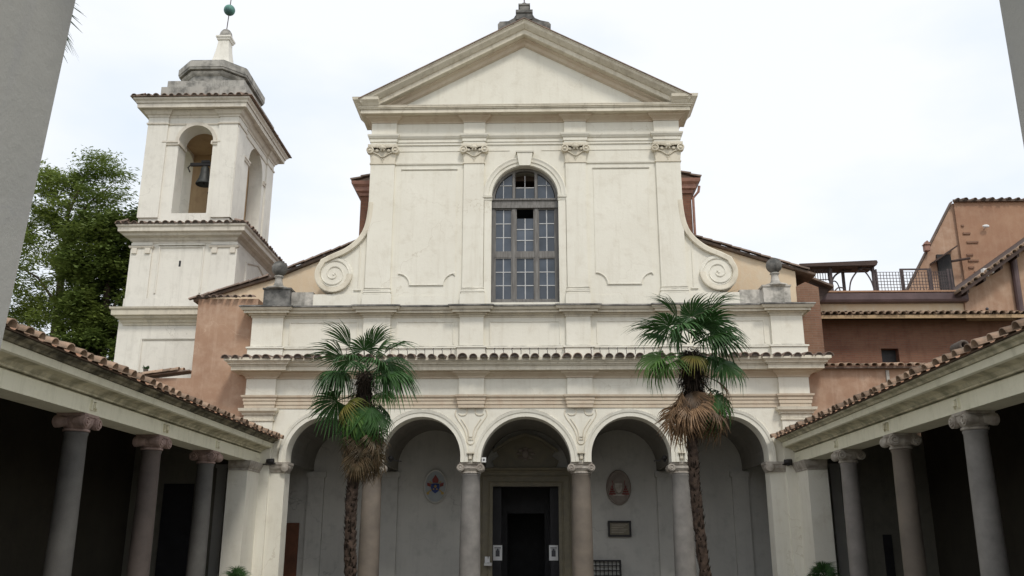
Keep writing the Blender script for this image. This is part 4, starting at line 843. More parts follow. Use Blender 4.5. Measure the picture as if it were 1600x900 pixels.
part(MB().box(-13.2, 13.2, 3.1, 4.5, 6.2, 7.6), 'lintel_wall', 'grey_plaster', EP)
for s in (-1, 1):
    a, b = sorted((s * 8.6, s * 13.2)); part(MB().box(a, b, 3.1, 4.5, 0, 6.2), 'side_wall', 'grey_plaster', EP)
part(MB().prism([(2.9, 7.6), (4.7, 7.6), (3.8, 8.1)], -13.3, 13.3, lambda u, v, w: (w, u, v)), 'coping', 'terracotta', EP)

# ------------------------------------------------------------ bell tower
BT = thing('bell_tower', (-13.5, 35.6, 0), 'tall cream bell tower with open belfry and grey domed lantern left of the church', 'bell tower')
def rect(x0, x1, y0, y1, ch=0):
    if not ch: return [(x0, y0), (x1, y0), (x1, y1), (x0, y1)]
    return [(x0 + ch, y0), (x1 - ch, y0), (x1, y0 + ch), (x1, y1 - ch), (x1 - ch, y1), (x0 + ch, y1), (x0, y1 - ch), (x0, y0 + ch)]
X0, X1, T0, T1 = -15.34, -11.72, 33.0, 37.9
# counter-clockwise in plan walks with the outside on the right-hand side
part(MB().box(-15.62, -11.25, T0 + 0.02, T1 + 0.2, 0, 9.9), 'lower_stage', 'tower', BT)
bead_f = lambda y: (lambda u, v, w: (u, y - w, v))
part(bead(MB(), [(-14.65, 5.0), (-14.65, 9.1), (-11.5, 9.1)], T0 + 0.02, 0.08, 0.06), 'wall_panel', 'tower', BT)
CT = [(-0.3, 9.62), (0.02, 9.63), (0.03, 9.70), (0.08, 9.74), (0.12, 9.82), (0.24, 9.88), (0.26, 9.94), (0.36, 9.97), (0.37, 10.16), (0.42, 10.2), (0.44, 10.27), (-0.3, 10.36)]
part(MB().sweep(rect(-15.42, -11.25, T0, T1 + 0.2), CT, True), 'lower_cornice', 'attic_trim', BT)
part(MB().box(-15.42, -11.3, T0, T1 + 0.1, 10.2, 13.0), 'middle_stage', 'tower', BT)
part(MB().box(-15.50, -11.24, T0 - 0.08, T1, 10.3, 10.68), 'stage_plinth', 'tower', BT)
for a, b in ((-15.46, -14.62), (-12.30, -11.26)):
    p = part(MB().box(a, b, T0 - 0.07, T0 + 0.3, 10.68, 12.95), 'pilaster', 'tower', BT)
    part(MB().sweep([(a, T0), (a, T0 - 0.07), (b, T0 - 0.07), (b, T0)], [(-0.02, 12.72), (0.05, 12.73), (0.08, 12.8), (-0.02, 12.86)]), 'pilaster_capital', 'tower_trim', p)
    for u in (a + 0.16, b - 0.16): part(MB().box(u - 0.1, u + 0.1, T0 - 0.13, T0, 12.5, 12.72), 'drop', 'tower_trim', p)
part(bead(MB(), [(-14.35, 10.9), (-14.35, 12.78), (-12.6, 12.78), (-12.6, 10.9)], T0, 0.07, 0.055).box(-14.4, -12.55, T0 - 0.09, T0, 12.84, 12.9), 'wall_panel', 'tower', BT)
part(MB().box(-13.53, -13.45, T0 - 0.004, T0 + 0.1, 11.98, 12.22), 'slit', 'dark_door_and_void', BT)  # dark box paints the shade of a narrow opening
# side face panel
fs = lambda x: (lambda u, v, w: (x + w, u, v))
part(bead(MB(), [(34.2, 10.9), (34.2, 12.5), (35.7, 12.85), (37.2, 12.5), (37.2, 10.9)], 0, 0.08, 0.06, False, lambda u, v, w: (-11.3 + w, u, v)), 'side_panel', 'tower', BT)
C2 = [(-0.3, 12.92), (0.02, 12.93), (0.03, 13.0), (0.08, 13.04), (0.14, 13.12), (0.30, 13.18), (0.34, 13.26), (0.46, 13.30), (0.47, 13.46), (0.52, 13.5), (0.54, 13.56), (-0.3, 13.62)]
part(MB().sweep(rect(-15.42, -11.38, T0, T1), C2, True), 'middle_cornice', 'tower_trim', BT)
def ring_tiles(x0, x1, y0, y1, z, me, p=0.30, tilt=0.22):
    eave(BT, me, (x0, y0, z), (1, 0, 0), (0, 1, tilt), int((x1 - x0) / p), (x1 - x0) / int((x1 - x0) / p))
    eave(BT, me, (x1, y0, z), (0, 1, 0), (-1, 0, tilt), int((y1 - y0) / p), (y1 - y0) / int((y1 - y0) / p))
    eave(BT, me, (x0, y0, z), (0, 1, 0), (1, 0, tilt), int((y1 - y0) / p), (y1 - y0) / int((y1 - y0) / p))
TL_t = tile_mesh('roof_tile', 0.55, 0.12, 0.095, 'old_tile', 0.024, plug=True)
ring_tiles(-15.98, -10.82, T0 - 0.60, T1 + 0.5, 13.57, TL_t)
def skirt(x0, x1, y0, y1, d, z0, z1): return MB().sweep(rect(x0, x1, y0, y1), [(0, z0), (d, z0), (d, z0 + 0.03), (0, z1)], True)
part(skirt(-15.34, -11.45, T0 - 0.05, T1, 0.5, 13.57, 13.72), 'cornice_roof', 'old_tile', BT)
# belfry: four walls with arches
part(MB().box(X0, X1, T0, T1, 13.6, 14.2), 'belfry_floor', 'tower', BT)
BX = MB().arch_wall(X0, X1, 14.2, 18.4, [(-13.36, 0.70, 17.30, 14.2)], T0, T0 + 0.75, n=28)
part(BX, 'belfry_front', 'tower', BT)
FY = lambda u, v, w: (w, u, v)
part(MB().arch_wall(T0 + 0.75, T1, 14.2, 18.4, [(35.66, 0.98, 17.1, 14.2)], X1 - 0.6, X1, FY, 28), 'belfry_side', 'tower', BT)
part(MB().arch_wall(T0 + 0.75, T1, 14.2, 18.4, [(35.66, 0.98, 17.1, 14.2)], X0, X0 + 0.6, FY, 28), 'belfry_side', 'tower', BT)
part(MB().box(X0 + 0.6, X1 - 0.6, T1 - 0.6, T1, 14.2, 18.4), 'belfry_rear', 'ochre', BT)
part(MB().box(X0 + 0.6, X1 - 0.6, T0 + 0.75, T1 - 0.6, 18.2, 18.4), 'belfry_ceiling', 'ochre', BT)
part(MB().arch_wall(X0 + 0.6, X1 - 0.6, 14.2, 18.2, [(-13.3, 0.62, 16.9, 14.2)], T0 + 3.3, T0 + 3.6, n=20), 'belfry_inner_arch', 'ochre', BT)
PT = [(X0, -14.55), (-12.45, X1)]
for a, b in PT: part(MB().box(a - (0.04 if a == X0 else 0), b + (0.04 if b == X1 else 0), T0 - 0.08, T0 + 0.2, 14.0, 18.35), 'pilaster', 'tower', BT)
for a, b in ((T0 - 0.05, T0 + 0.95), (T1 - 0.9, T1 + 0.05)): part(MB().box(X1 - 0.2, X1 + 0.07, a + 0.02, b, 14.0, 18.35), 'pilaster', 'tower', BT)
mb = MB()
for a, b in ((X0 + 0.62, -14.06), (-12.66, X1 - 0.62)):
    mb.sweep([(a, T0), (b, T0)], [(-0.02, 17.12), (0.05, 17.14), (0.06, 17.2), (0.10, 17.24), (0.10, 17.30), (-0.02, 17.31)])
for (a, b) in ((T0 + 0.95, 34.72), (36.72, T1 - 0.9)):
    mb.sweep([(X1, a), (X1, b)], [(-0.02, 16.92), (0.05, 16.94), (0.06, 17.0), (0.10, 17.04), (0.10, 17.10), (-0.02, 17.11)])
for xx, s in ((-14.06, 1), (-12.66, -1)): mb.box(min(xx, xx + s * 0.06), max(xx, xx + s * 0.06), T0 - 0.09, T0 + 0.7, 17.14, 17.29)
parts(mb, 'impost', 'tower_trim', BT)
mb = MB().sweep(arc(-13.36, 17.3, 0.70, 180, 0, 26), [(0.0, -0.02), (0.0, 0.03), (-0.14, 0.05), (-0.15, -0.02)], False, XZ(T0))
mb.sweep([(T1 - 1.58 + 1.0 * cos(radians(t)) - 1.0 + 0.0, 17.1 + 1.0 * sin(radians(t))) for t in range(180, -1, -8)], [(0.0, -0.02), (0.0, 0.03), (-0.14, 0.05), (-0.15, -0.02)], False, lambda u, v, w: (X1 + w, u, v)) if False else None
part(mb, 'archivolt', 'tower_trim', BT)
# frieze string and top cornice
BR = [(X0 - 0.04, T0 - 0.08), (-14.55, T0 - 0.08), (-14.55, T0), (-12.45, T0), (-12.45, T0 - 0.08), (X1 + 0.07, T0 - 0.08), (X1 + 0.07, T0 + 0.95), (X1, T0 + 0.95), (X1, T1 - 0.9), (X1 + 0.07, T1 - 0.9), (X1 + 0.07, T1 + 0.05), (X0 - 0.04, T1 + 0.05)]
part(MB().sweep(BR, [(-0.1, 18.02), (0.04, 18.03), (0.05, 18.09), (-0.1, 18.11)], True), 'string_course', 'tower_trim', BT)
C3 = [(-0.3, 18.34), (0.03, 18.35), (0.04, 18.42), (0.10, 18.46), (0.16, 18.56), (0.22, 18.60), (-0.3, 18.62)]
C4 = [(-0.3, 18.61), (0.36, 18.62), (0.37, 18.78), (0.41, 18.80), (0.43, 18.88), (0.50, 18.94), (0.51, 19.0), (-0.3, 19.05)]
part(MB().sweep(BR, C3, True), 'bed_moulding', 'tower_trim', BT); part(MB().sweep(rect(X0 - 0.04, X1 + 0.07, T0 - 0.08, T1 + 0.05), C4, True), 'top_cornice', 'tower_trim', BT)
ring_tiles(X0 - 0.62, X1 + 0.62, T0 - 0.66, T1 + 0.6, 19.01, TL_t, tilt=0.3)
part(skirt(X0 + 0.2, X1 - 0.15, T0 + 0.2, T1 - 0.2, 0.85, 19.02, 19.35), 'cornice_roof', 'old_tile', BT)
part(MB().box(X0 + 0.14, X1 + 0.08, T0 + 0.32, T1 + 0.1, 19.2, 19.95).box(X0 + 0.34, X1 - 0.05, T0 + 0.42, T1, 19.95, 20.28), 'attic_block', 'drum', BT)
OC = rect(-14.75, -12.3, 33.9, 37.5, 0.62)
part(MB().prism(OC, 20.2, 21.0, lambda u, v, w: (u, v, w)), 'octagonal_drum', 'drum', BT)
part(MB().sweep(OC, [(-0.3, 20.74), (0.02, 20.76), (0.10, 20.84), (0.14, 20.94), (-0.3, 20.95)], True), 'drum_moulding', 'grimy', BT)
part(MB().sweep(OC, [(-0.5, 20.95), (0.24, 20.98), (0.26, 21.06), (0.28, 21.07), (0.28, 21.34), (0.20, 21.42), (-0.5, 21.62)], True), 'drum_cornice', 'drum', BT)
part(MB().sweep(OC, [(-1.2, 21.3), (-0.1, 21.3), (-0.1, 21.52), (-0.5, 21.66), (-0.85, 21.95), (-1.2, 21.95)], True), 'drum_roof', 'grimy', BT)
LC = (-13.62, 35.7)
lp = [(1.2, 21.4), (0.85, 21.75), (0.64, 22.1), (0.50, 22.5), (0.41, 22.9), (0.36, 23.2), (0.34, 23.44)]
part(MB().lathe([(r * 1.0, z) for r, z in lp] + [(0.40, 23.46), (0.43, 23.54), (0.48, 23.58), (0.48, 23.66), (0.28, 23.72)], (LC[0], LC[1], 0), 4, a0=pi / 4), 'lantern', 'tower', BT)
part(MB().lathe([(0.28, 23.68), (0.29, 23.76), (0.26, 23.92), (0.17, 24.06), (0.06, 24.13), (0.001, 24.15)], (LC[0], LC[1], 0), 16), 'lantern_dome', 'drum', BT, True)
part(MB().tube([(LC[0], LC[1], 24.1), (LC[0] + 0.04, LC[1], 25.0), (LC[0] + 0.12, LC[1], 27.2)], 0.022, 6), 'spire_rod', 'iron', BT)
part(MB().sphere((LC[0] + 0.04, LC[1], 25.14), 0.255, 20, 12), 'copper_ball', 'verdigris', BT, True)
# bells
def bell(x, y, z, r, label):
    t = thing('bell', (x, y, z), label, 'bell', 'bells hanging in the belfry')
    part(MB().lathe([(0.001, 0), (r * 0.3, -0.01), (r * 0.5, -0.08 * r / 0.3), (r * 0.55, -0.3 * r / 0.3), (r * 0.68, -0.5 * r / 0.3), (r, -0.72 * r / 0.3), (r * 0.96, -0.75 * r / 0.3), (r * 0.62, -0.5 * r / 0.3), (r * 0.5, -0.3 * r / 0.3), (0.001, -0.1)], (x, y, z), 20), 'bell_body', 'bronze', t, True)
    part(MB().box(x - r * 1.9, x + r * 1.9, y - 0.06, y + 0.06, z + 0.02, z + 0.14).box(x - r * 0.5, x + r * 0.5, y - 0.08, y + 0.08, z + 0.14, z + 0.24).tube([(x - r * 1.8, y, z + 0.1), (x - r * 2.2, y, z - 0.05), (x - r * 1.9, y, z - 0.25)], 0.03, 6), 'yoke', 'iron_black', t)
    part(MB().tube([(x, y, z - 0.1), (x, y, z - 0.68 * r / 0.3)], 0.02, 6).sphere((x, y, z - 0.7 * r / 0.3), 0.05, 8, 6), 'clapper', 'iron_black', t)
bell(-13.25, 33.95, 16.62, 0.33, 'dark bronze bell hanging in the front arch of the belfry')
bell(-13.0, 35.2, 16.0, 0.24, 'smaller dark bell hanging lower, deeper inside the belfry')

# ------------------------------------------------------------ brick houses on the right
BB = thing('terrace_house', (14.5, 36, 0), 'dark red brick house with roof terrace right of the church front', 'house')
part(MB().box(10.45, 13.59, 34.0, 34.4, 0, 9.95).box(14.25, 24, 34.0, 34.4, 0, 9.95).box(13.59, 14.25, 34.0, 34.4, 0, 8.27).box(13.59, 14.25, 34.0, 34.4, 8.82, 9.95), 'wall', 'brick', BB)
wd = part(MB().box(13.59, 14.25, 34.3, 34.36, 8.27, 8.82), 'window', 'iron_black', BB)
part(MB().box(13.56, 14.3, 33.94, 34.1, 8.2, 8.27), 'sill', 'brick_brown', wd)
part(MB().box(10.46, 30, 34.4, 46, 0, 10.9), 'house_body', 'brick_brown', BB)
part(MB().prism([(33.15, 9.94), (34.1, 10.12), (34.1, 10.02), (33.15, 9.86)], 10.9, 18.9, lambda u, v, w: (w, u, v)), 'lean_to_roof', 'wood_dark', BB)
part(MB().box(10.9, 18.9, 33.13, 33.2, 9.80, 9.93), 'eave_board', 'ochre', BB)
eave(BB, TLp, (10.95, 33.05, 9.95), (1, 0, 0), (0, 1, 0.19), 28, 0.283)
part(tile_rows(MB(), (11.05, 33.4, 10.04), (1, 0, 0), (0, 1, 0.19), 28, 0.283, 2, 0.38, 0.10), 'roof_tiles', 'terracotta_pale', BB, kind='stuff')
part(MB().box(11.0, 17.0, 34.05, 34.4, 10.1, 10.62), 'parapet', 'peach', BB)
part(MB().sweep([(11.0, 34.05), (17.05, 34.05)], [(-0.2, 10.60), (0.30, 10.62), (0.34, 10.70), (0.34, 10.95), (0.30, 10.98), (-0.2, 10.99)]), 'fascia', 'fascia', BB)
part(MB().sweep([(11.0, 34.05), (17.05, 34.05)], [(-0.2, 10.99), (0.36, 10.985), (0.36, 11.05), (-0.2, 11.07)]), 'terrace_edge', 'tan', BB)
part(MB().box(10.45, 11.0, 34.0, 36, 9.9, 11.0), 'corner_block', 'brick_brown', BB)
# loggia roof and ironwork
LG = thing('iron_canopy', (12.5, 34.2, 11), 'dark iron canopy with curved brackets on the roof terrace', 'canopy')
part(MB().prism([(10.7, 12.16), (13.7, 12.28), (13.74, 12.20), (13.68, 12.08), (10.7, 12.04)], 33.7, 34.7), 'canopy_roof', 'wood_dark', LG)
def post(x, y=34.0, z1=12.1, r=0.05): part(MB().box(x - r, x + r, y - r, y + r, 11.05, z1), 'post', 'iron', LG)
post(11.95, z1=12.05, r=0.06); post(12.62, y=34.5); post(13.62)
def ibow(pts, r=0.03, y=34.0): part(MB().tube([(u, y, v) for u, v in spline(pts, 6)], r, 6), 'bracket', 'iron', LG)
ibow([(12.62, 11.05), (12.72, 11.5), (12.95, 11.85), (13.15, 11.98)]); ibow([(13.6, 11.1), (13.52, 11.5), (13.35, 11.85), (13.15, 12.0)])
ibow([(13.62, 11.85), (13.5, 12.0), (13.3, 12.06), (13.05, 12.02)], 0.035); ibow([(12.0, 11.4), (12.2, 11.8), (12.5, 12.0), (12.9, 12.06)], 0.035, 34.3)
ibow([(12.0, 11.05), (12.2, 11.25), (12.42, 11.22), (12.5, 11.05)], 0.025); ibow([(12.05, 11.3), (12.3, 11.75), (12.5, 11.7), (12.62, 11.2)], 0.025, 34.9)
part(MB().sphere((13.14, 34.0, 12.0), 0.08, 8, 6), 'boss', 'iron', LG)
mb = MB().box(10.9, 11.95, 34.0, 34.03, 11.98, 12.01).box(10.9, 11.95, 34.0, 34.03, 11.58, 11.61)
for k in range(11): mb.box(10.95 + k * 0.1, 10.97 + k * 0.1, 34.0, 34.03, 11.55, 12.0)
part(mb, 'lattice', 'iron', LG)
part(MB().prism([(10.62, 11.50), (11.66, 11.05), (11.66, 10.97), (10.62, 11.42)], 32.9, 35), 'valley_roof', 'old_tile', BB)
part(MB().prism([(10.7, 10.3), (10.7, 11.40), (11.62, 11.0), (11.2, 10.5)], 33.2, 35), 'gable_end', 'wood_dark', BB)
# mesh railing
RL = thing('terrace_railing', (15, 34, 11), 'rusty wire mesh railing along the roof terrace edge', 'railing')
for x in (13.72, 14.75, 15.75, 16.5, 16.62): part(MB().box(x - 0.03, x + 0.03, 33.93, 34.0, 11.05, 11.98), 'post', 'iron', RL)
for a, b in ((13.76, 14.72), (14.78, 15.72), (15.78, 16.48)):
    g = MB(); n = 8
    for k in range(n + 1): x = a + (b - a) * k / n; g.box(x - 0.009, x + 0.009, 33.955, 33.975, 11.1, 11.86)
    for k in range(7): z = 11.1 + 0.76 * k / 6; g.box(a, b, 33.94, 33.955, z - 0.009, z + 0.009)
    part(g, 'mesh_panel', 'iron', RL)
GT = thing('gate_frame', (16.0, 36.5, 11), 'light metal gate frame standing on the terrace before the tall house', 'gate')
part(MB().sweep([(15.75, 11.1), (15.75, 12.75), (17.0, 12.75), (17.0, 11.1)], [(-0.03, -0.03), (-0.03, 0.03), (0.03, 0.03), (0.03, -0.03)], False, XZ(36.5)), 'frame', 'iron', GT)
g = MB()
for k in range(1, 7): g.box(15.75 + k * 0.178, 15.77 + k * 0.178, 36.49, 36.51, 11.1, 11.9)
part(g, 'bars', 'iron', GT)
# gabled wall at the far right, with eave and drain pipe
GH = thing('gabled_house', (19, 34, 0), 'orange rendered house with sloping tiled eave at the right edge', 'house')
def zl(x): return 11.0 + (x - 16.9) * 0.68
part(MB().prism([(16.98, 9.9), (16.98, zl(16.98)), (24, zl(24)), (24, 9.9)], 33.95, 34.5), 'wall', 'orange', GH)
part(MB().prism([(16.55, zl(16.55) - 0.03), (24, zl(24) - 0.03), (24, zl(24) + 0.12), (16.55, zl(16.55) + 0.12)], 33.2, 40), 'roof', 'wood_dark', GH)
for i in range(26):
    x = 16.6 + i * 0.27; R = Matrix.Rotation(-math.atan(0.68), 4, 'Y')
    inst(TLp, 'roof_tile', GH, (x, 33.12, zl(x) + 0.12), R @ Matrix.Rotation(radians(random.uniform(-4, 4)), 4, 'Z'), (1.05,) * 3)
for i in range(9): x = 16.8 + i * 0.7; part(MB().prism([(x, zl(x) - 0.03), (x + 0.1, zl(x + 0.1) - 0.03), (x + 0.1, zl(x + 0.1) - 0.16), (x, zl(x) - 0.16)], 33.3, 34.0), 'rafter', 'wood_dark', GH)
part(MB().tube([(19.05, 33.85, 12.3), (19.0, 33.85, 9.2)], 0.13, 10), 'drainpipe', 'fascia', GH)
part(MB().sphere((17.8, 33.93, 10.35), 0.06, 8, 5), 'vent_hole', 'ink', GH)
# tall house behind
TH = thing('tall_house', (26, 46, 0), 'tall plain orange brown house with steep side slope rising behind the terrace', 'house')
part(MB().prism([(21.1, 42), (40, 42), (40, 52), (27, 52)], 0, 17.9, lambda u, v, w: (u, v, w)), 'wall', 'tan', TH)
part(MB().prism([(17.6, 8), (17.6, 12.2), (18.5, 13.55), (21.1, 17.88), (21.9, 17.88), (21.9, 8)], 42.15, 42.6), 'sloping_wing', 'orange', TH)
part(MB().sweep([(17.3, 11.75), (18.45, 13.55), (21.1, 17.95)], [(0.0, 0.06), (-0.06, 0.06), (-0.06, -0.2), (0.0, -0.2)], False, XZ(42.15)), 'verge', 'old_tile', TH)
part(MB().prism([(21.0, 41.85), (40, 41.85), (40, 52.1), (27, 52.1)], 17.88, 17.98, lambda u, v, w: (u, v, w)), 'roof_edge', 'old_tile', TH)
eave(TH, TL_t, (21.0, 41.75, 17.93), (1, 0, 0), (0, 1, 0.2), 14, 0.42)
part(MB().box(19.95, 20.62, 42.05, 42.2, 12.2, 15.2), 'doorway', 'iron_black', TH)  # dark slab on the wall, shade of an opening put into its colour
part(MB().prism([(19.6, 14.75), (20.75, 15.5), (20.75, 15.42), (19.6, 14.66)], 41.5, 42.2), 'door_hood', 'wood_dark', TH)
part(MB().tube([(20.4, 41.6, 14.7), (21.3, 41.6, 14.85)], 0.06, 6), 'beam_end', 'wood_dark', TH)
lt = part(MB().box(19.35, 19.6, 41.85, 42.1, 15.35, 15.65).prism([(19.3, 15.65), (19.65, 15.65), (19.47, 15.85)], 41.8, 42.12), 'wall_lantern', 'copper', TH)
for i, (dx, z, w_) in enumerate([(0, 16.6, .12), (.05, 16.2, .35), (.25, 15.75, .55), (.1, 15.1, .3), (.15, 14.8, .5), (.12, 14.45, .25), (.5, 14.2, .35), (.2, 13.95, .25), (.9, 13.7, .2), (.2, 13.45, .5), (.3, 13.1, .3), (.15, 12.8, .4)]):
    part(MB().box(21.3 + dx * 0.6, 21.3 + dx * 0.6 + w_, 41.94, 42.0, z, z + 0.09), 'brick', 'brick_brown', TH)
t = solo(MB().sphere((22.4, 41.8, 16.55), 0.1, 10, 6, 1.8, 0.8, 0.8).tube([(22.4, 42.0, 16.5), (22.4, 41.8, 16.5)], 0.03, 6), 'wall_lamp', 'white', 'tiny pale lamp fixed high on the tall plain house wall', 'lamp')
t = solo(MB().box(17.55, 17.95, 33.3, 33.5, 11.62, 11.8).tube([(17.75, 33.4, 11.5), (17.75, 33.4, 11.65)], 0.03, 6), 'floodlight', 'white', 'small white floodlight box on the sloping eave at the right', 'floodlight')

# ------------------------------------------------------------ palms
def fan_leaf(name, mat, n=34, L=0.75, spread=150, droop=0.35, seed=0, pet=0.55, split=0.35, fold=0.0):
    """fan palm leaf: petiole along +x from origin, blades radiating from the hub, folded and drooping"""
    R = random.Random(seed); mb = MB(); hub = Vector((pet, 0, 0))
    mb.tube([(0, 0, 0), (pet * 0.5, 0, 0.02), (pet, 0, 0)], 0.018, 5, 0.010)
    for i in range(n):
        a = radians(-spread + 2 * spread * (i + 0.5) / n + R.uniform(-1.5, 1.5)); l = L * (1.0 - 0.22 * (abs(a) / radians(spread)) ** 2) * R.uniform(0.9, 1.05)
        wmax = 0.5 * 2 * radians(spread) / n * l * split * 1.6; b = len(mb.v); K = 6
        d = Vector((cos(a), sin(a), 0)); sd_ = Vector((-sin(a), cos(a), 0)); dr = droop * R.uniform(0.75, 1.3); tw = R.uniform(-0.25, 0.25); kink = R.choice((0.3, 0.8, 1.6, 2.6)) * l
        for k in range(K + 1):
            t = k / K; r = l * t
            z = -dr * l * t * t - (0.25 * dr * l * t ** 4) + fold * abs(sin(a)) * r - kink * max(0, t - 0.62) ** 2
            shrink = 1 - 0.18 * dr * t * t
            p = hub + d * r * shrink + Vector((0, 0, z))
            ww = min(0.5 * 2 * radians(spread) / n * max(r, 0.01) * 1.02, wmax) * (1 if t < 0.55 else max(0.05, (1 - t) / 0.45))
            mb.v += [tuple(p - sd_ * ww + Vector((0, 0, ww * 0.5))), tuple(p + Vector((0, 0, -ww * 0.2))), tuple(p + sd_ * ww + Vector((0, 0, ww * 0.5 + tw * ww)))]
        for k in range(K):
            o = b + k * 3; mb.f += [(o, o + 3, o + 4, o + 1), (o + 1, o + 4, o + 5, o + 2)]
    return mesh_of(mb, name, mat)
LEAF = {m: [fan_leaf('frond', m, 26 + 3 * k, 0.66 + 0.04 * k, 105 + 14 * k, 0.22 + 0.16 * k, k, 0.58, 0.52) for k in range(4)] for m in ('palm_green', 'palm_yellow', 'palm_fresh')}
LEAF['spear'] = [fan_leaf('frond', 'palm_green', 18, 0.85, 38 + 10 * k, 0.3, 60 + k, 0.55, 0.6, 0.3) for k in range(3)]
DEAD = [fan_leaf('dead_frond', 'palm_dead', 15 + 4 * k, 0.66 + 0.08 * k, 34 + 10 * k, 0.5 - 0.12 * k, 20 + k, 0.22, 0.55, 0.3) for k in range(4)]
def aim(az, el, roll): return (Matrix.Rotation(radians(az), 4, 'Z') @ Matrix.Rotation(radians(-el), 4, 'Y') @ Matrix.Rotation(radians(roll), 4, 'X'))
def trunk(path, r0, r1, parent, name='trunk', seed=1):
    R = random.Random(seed); mb = MB(); P = spline(path, 14); n = len(P); seg = 16
    for i, p in enumerate(P):
        r = r0 + (r1 - r0) * i / (n - 1)
        for k in range(seg):
            a = 2 * pi * k / seg; q = r * (1 + R.uniform(-0.14, 0.14) + 0.05 * sin(i * 1.9)); mb.v.append((p[0] + q * cos(a), p[1] + q * sin(a), p[2] + R.uniform(-0.02, 0.02)))
    mb.f += [(i * seg + k, i * seg + (k + 1) % seg, (i + 1) * seg + (k + 1) % seg, (i + 1) * seg + k) for i in range(n - 1) for k in range(seg)]
    tr = part(mb, name, 'palm_trunk', parent)
    st = MB()   # old leaf-base stubs and hairs
    for i in range(420):
        t = R.random() ** 0.9; j = min(int(t * (n - 1)), n - 2); p = Vector(P[j]).lerp(Vector(P[j + 1]), t * (n - 1) - j); a = R.uniform(0, 2 * pi); r = r0 + (r1 - r0) * t
        c = p + Vector((cos(a), sin(a), 0)) * r * 0.95; d = Vector((cos(a), sin(a), 0)); s_ = Vector((-sin(a), cos(a), 0)); h = R.uniform(0.05, 0.13); b = len(st.v)
        st.v += [tuple(c - s_ * 0.03), tuple(c + s_ * 0.03), tuple(c + d * R.uniform(0.03, 0.07) + Vector((0, 0, h)) + s_ * R.uniform(-.02, .02))]; st.f.append((b, b + 1, b + 2))
    part(st, 'leaf_stubs', 'palm_fibre', tr, kind='stuff'); return tr
M['palm_dead_dark'] = leafmat('palm_leaf_dead_dark', (0.17, 0.115, 0.065), (0.06, 0.05, 0.025), 4, 0.15, 0.55)
DEAD_DARK = []
for me_ in DEAD: d_ = me_.copy(); d_.materials[0] = M['palm_dead_dark']; DEAD_DARK.append(d_)
def palm(base, tpath, r0, r1, crown, leaves, dead, fibre, label, seed, dset=DEAD):
    R = random.Random(seed); T = thing('palm_tree', base, label, 'palm tree', 'fan palms in the courtyard'); trunk(tpath, r0, r1, T, seed=seed)
    c = Vector(crown)
    for az, el, roll, m, dz, sc in leaves:
        sc *= 0.88
        o = c + Vector((0.08 * cos(radians(az)), 0.08 * sin(radians(az)), dz))
        inst((R.choice(LEAF[m]) if m != 'palm_yellow' else LEAF[m][1]), 'frond', T, o, aim(az + R.uniform(-5, 5), el + R.uniform(-4, 4), roll + R.uniform(-14, 14)), (sc,) * 3)
    for az, el, dz, sc in dead:
        o = c + Vector((0.12 * cos(radians(az)), 0.12 * sin(radians(az)), dz))
        inst(R.choice(dset), 'dead_frond', T, o, aim(az, el, R.uniform(-30, 30)), (sc,) * 3)
    fb = MB()
    for i in range(2600):
        a = R.uniform(0, 2 * pi); h = R.uniform(*fibre); p = c + Vector((0, 0, h)); q = c.z + h
        rr = 0.17 + 0.17 * sin(pi * min(1, max(0, (h - fibre[0]) / (fibre[1] - fibre[0]))))
        o = p + Vector((cos(a), sin(a), 0)) * rr * R.uniform(0.6, 1.15); d = Vector((cos(a) * R.uniform(0, 0.6), sin(a) * R.uniform(0, 0.6), R.uniform(-1, 0.25))) * R.uniform(0.08, 0.3); s_ = Vector((-sin(a), cos(a), R.uniform(-.5, .5))) * 0.012
        b = len(fb.v); fb.v += [tuple(o - s_), tuple(o + s_), tuple(o + d)]; fb.f.append((b, b + 1, b + 2))
    fb.sphere((c.x, c.y, c.z + (fibre[0] + fibre[1]) / 2), 0.25, 12, 8, 0.8, 0.8, (fibre[1] - fibre[0]) * 1.9)
    part(fb, 'crown_fibre', 'palm_fibre', T, kind='stuff')
    return T
G, Yl, Fr = 'palm_green', 'palm_yellow', 'palm_fresh'
# azimuth: 0 = right, 90 = away, -90 = toward the viewer
Rl = random.Random(5)
lv = [(-165, 60, 30, 'spear', .2, 1.15), (176, 38, 60, 'spear', .1, 1.15), (-20, 40, 0, 'spear', .15, 1.15), (-50, 66, 0, 'spear', .2, 1.0), (172, 12, -20, G, .05, 1.1), (-160, 2, 15, G, 0, 1.05), (-38, 50, 40, G, .2, .95), (12, 24, 50, G, .1, 1.05),
      (-8, 4, 20, G, .02, 1.1), (-62, 16, -10, G, .1, 1.0), (-115, 18, 10, G, .1, 1.0), (125, 30, 0, G, .1, 1.05), (50, 22, 0, G, .1, 1.05), (-35, -2, 10, G, -.05, 1.0), (-90, 66, 0, G, .2, .8),
      (-15, -26, 20, Fr, -.2, .85), (180, -14, 40, G, -.42, 1.15), (-138, -40, 10, Yl, -.35, .95), (-112, -46, 0, Fr, -.45, 1.05), (-62, -48, 0, G, -.4, 1.1), (-35, -52, 10, G, -.5, 1.1), (-88, -60, 0, G, -.55, 1.0), (30, -40, 0, G, -.4, .9), (-125, -64, 0, Yl, -.35, .85)]
dd = [(Rl.uniform(0, 360), Rl.uniform(-86, -60), Rl.uniform(-1.65, -.9), Rl.uniform(.7, 1.05)) for _ in range(60)] + [(-175, -60, -1.0, 1.0), (-150, -58, -1.2, 1.0), (-20, -62, -1.1, .9)]
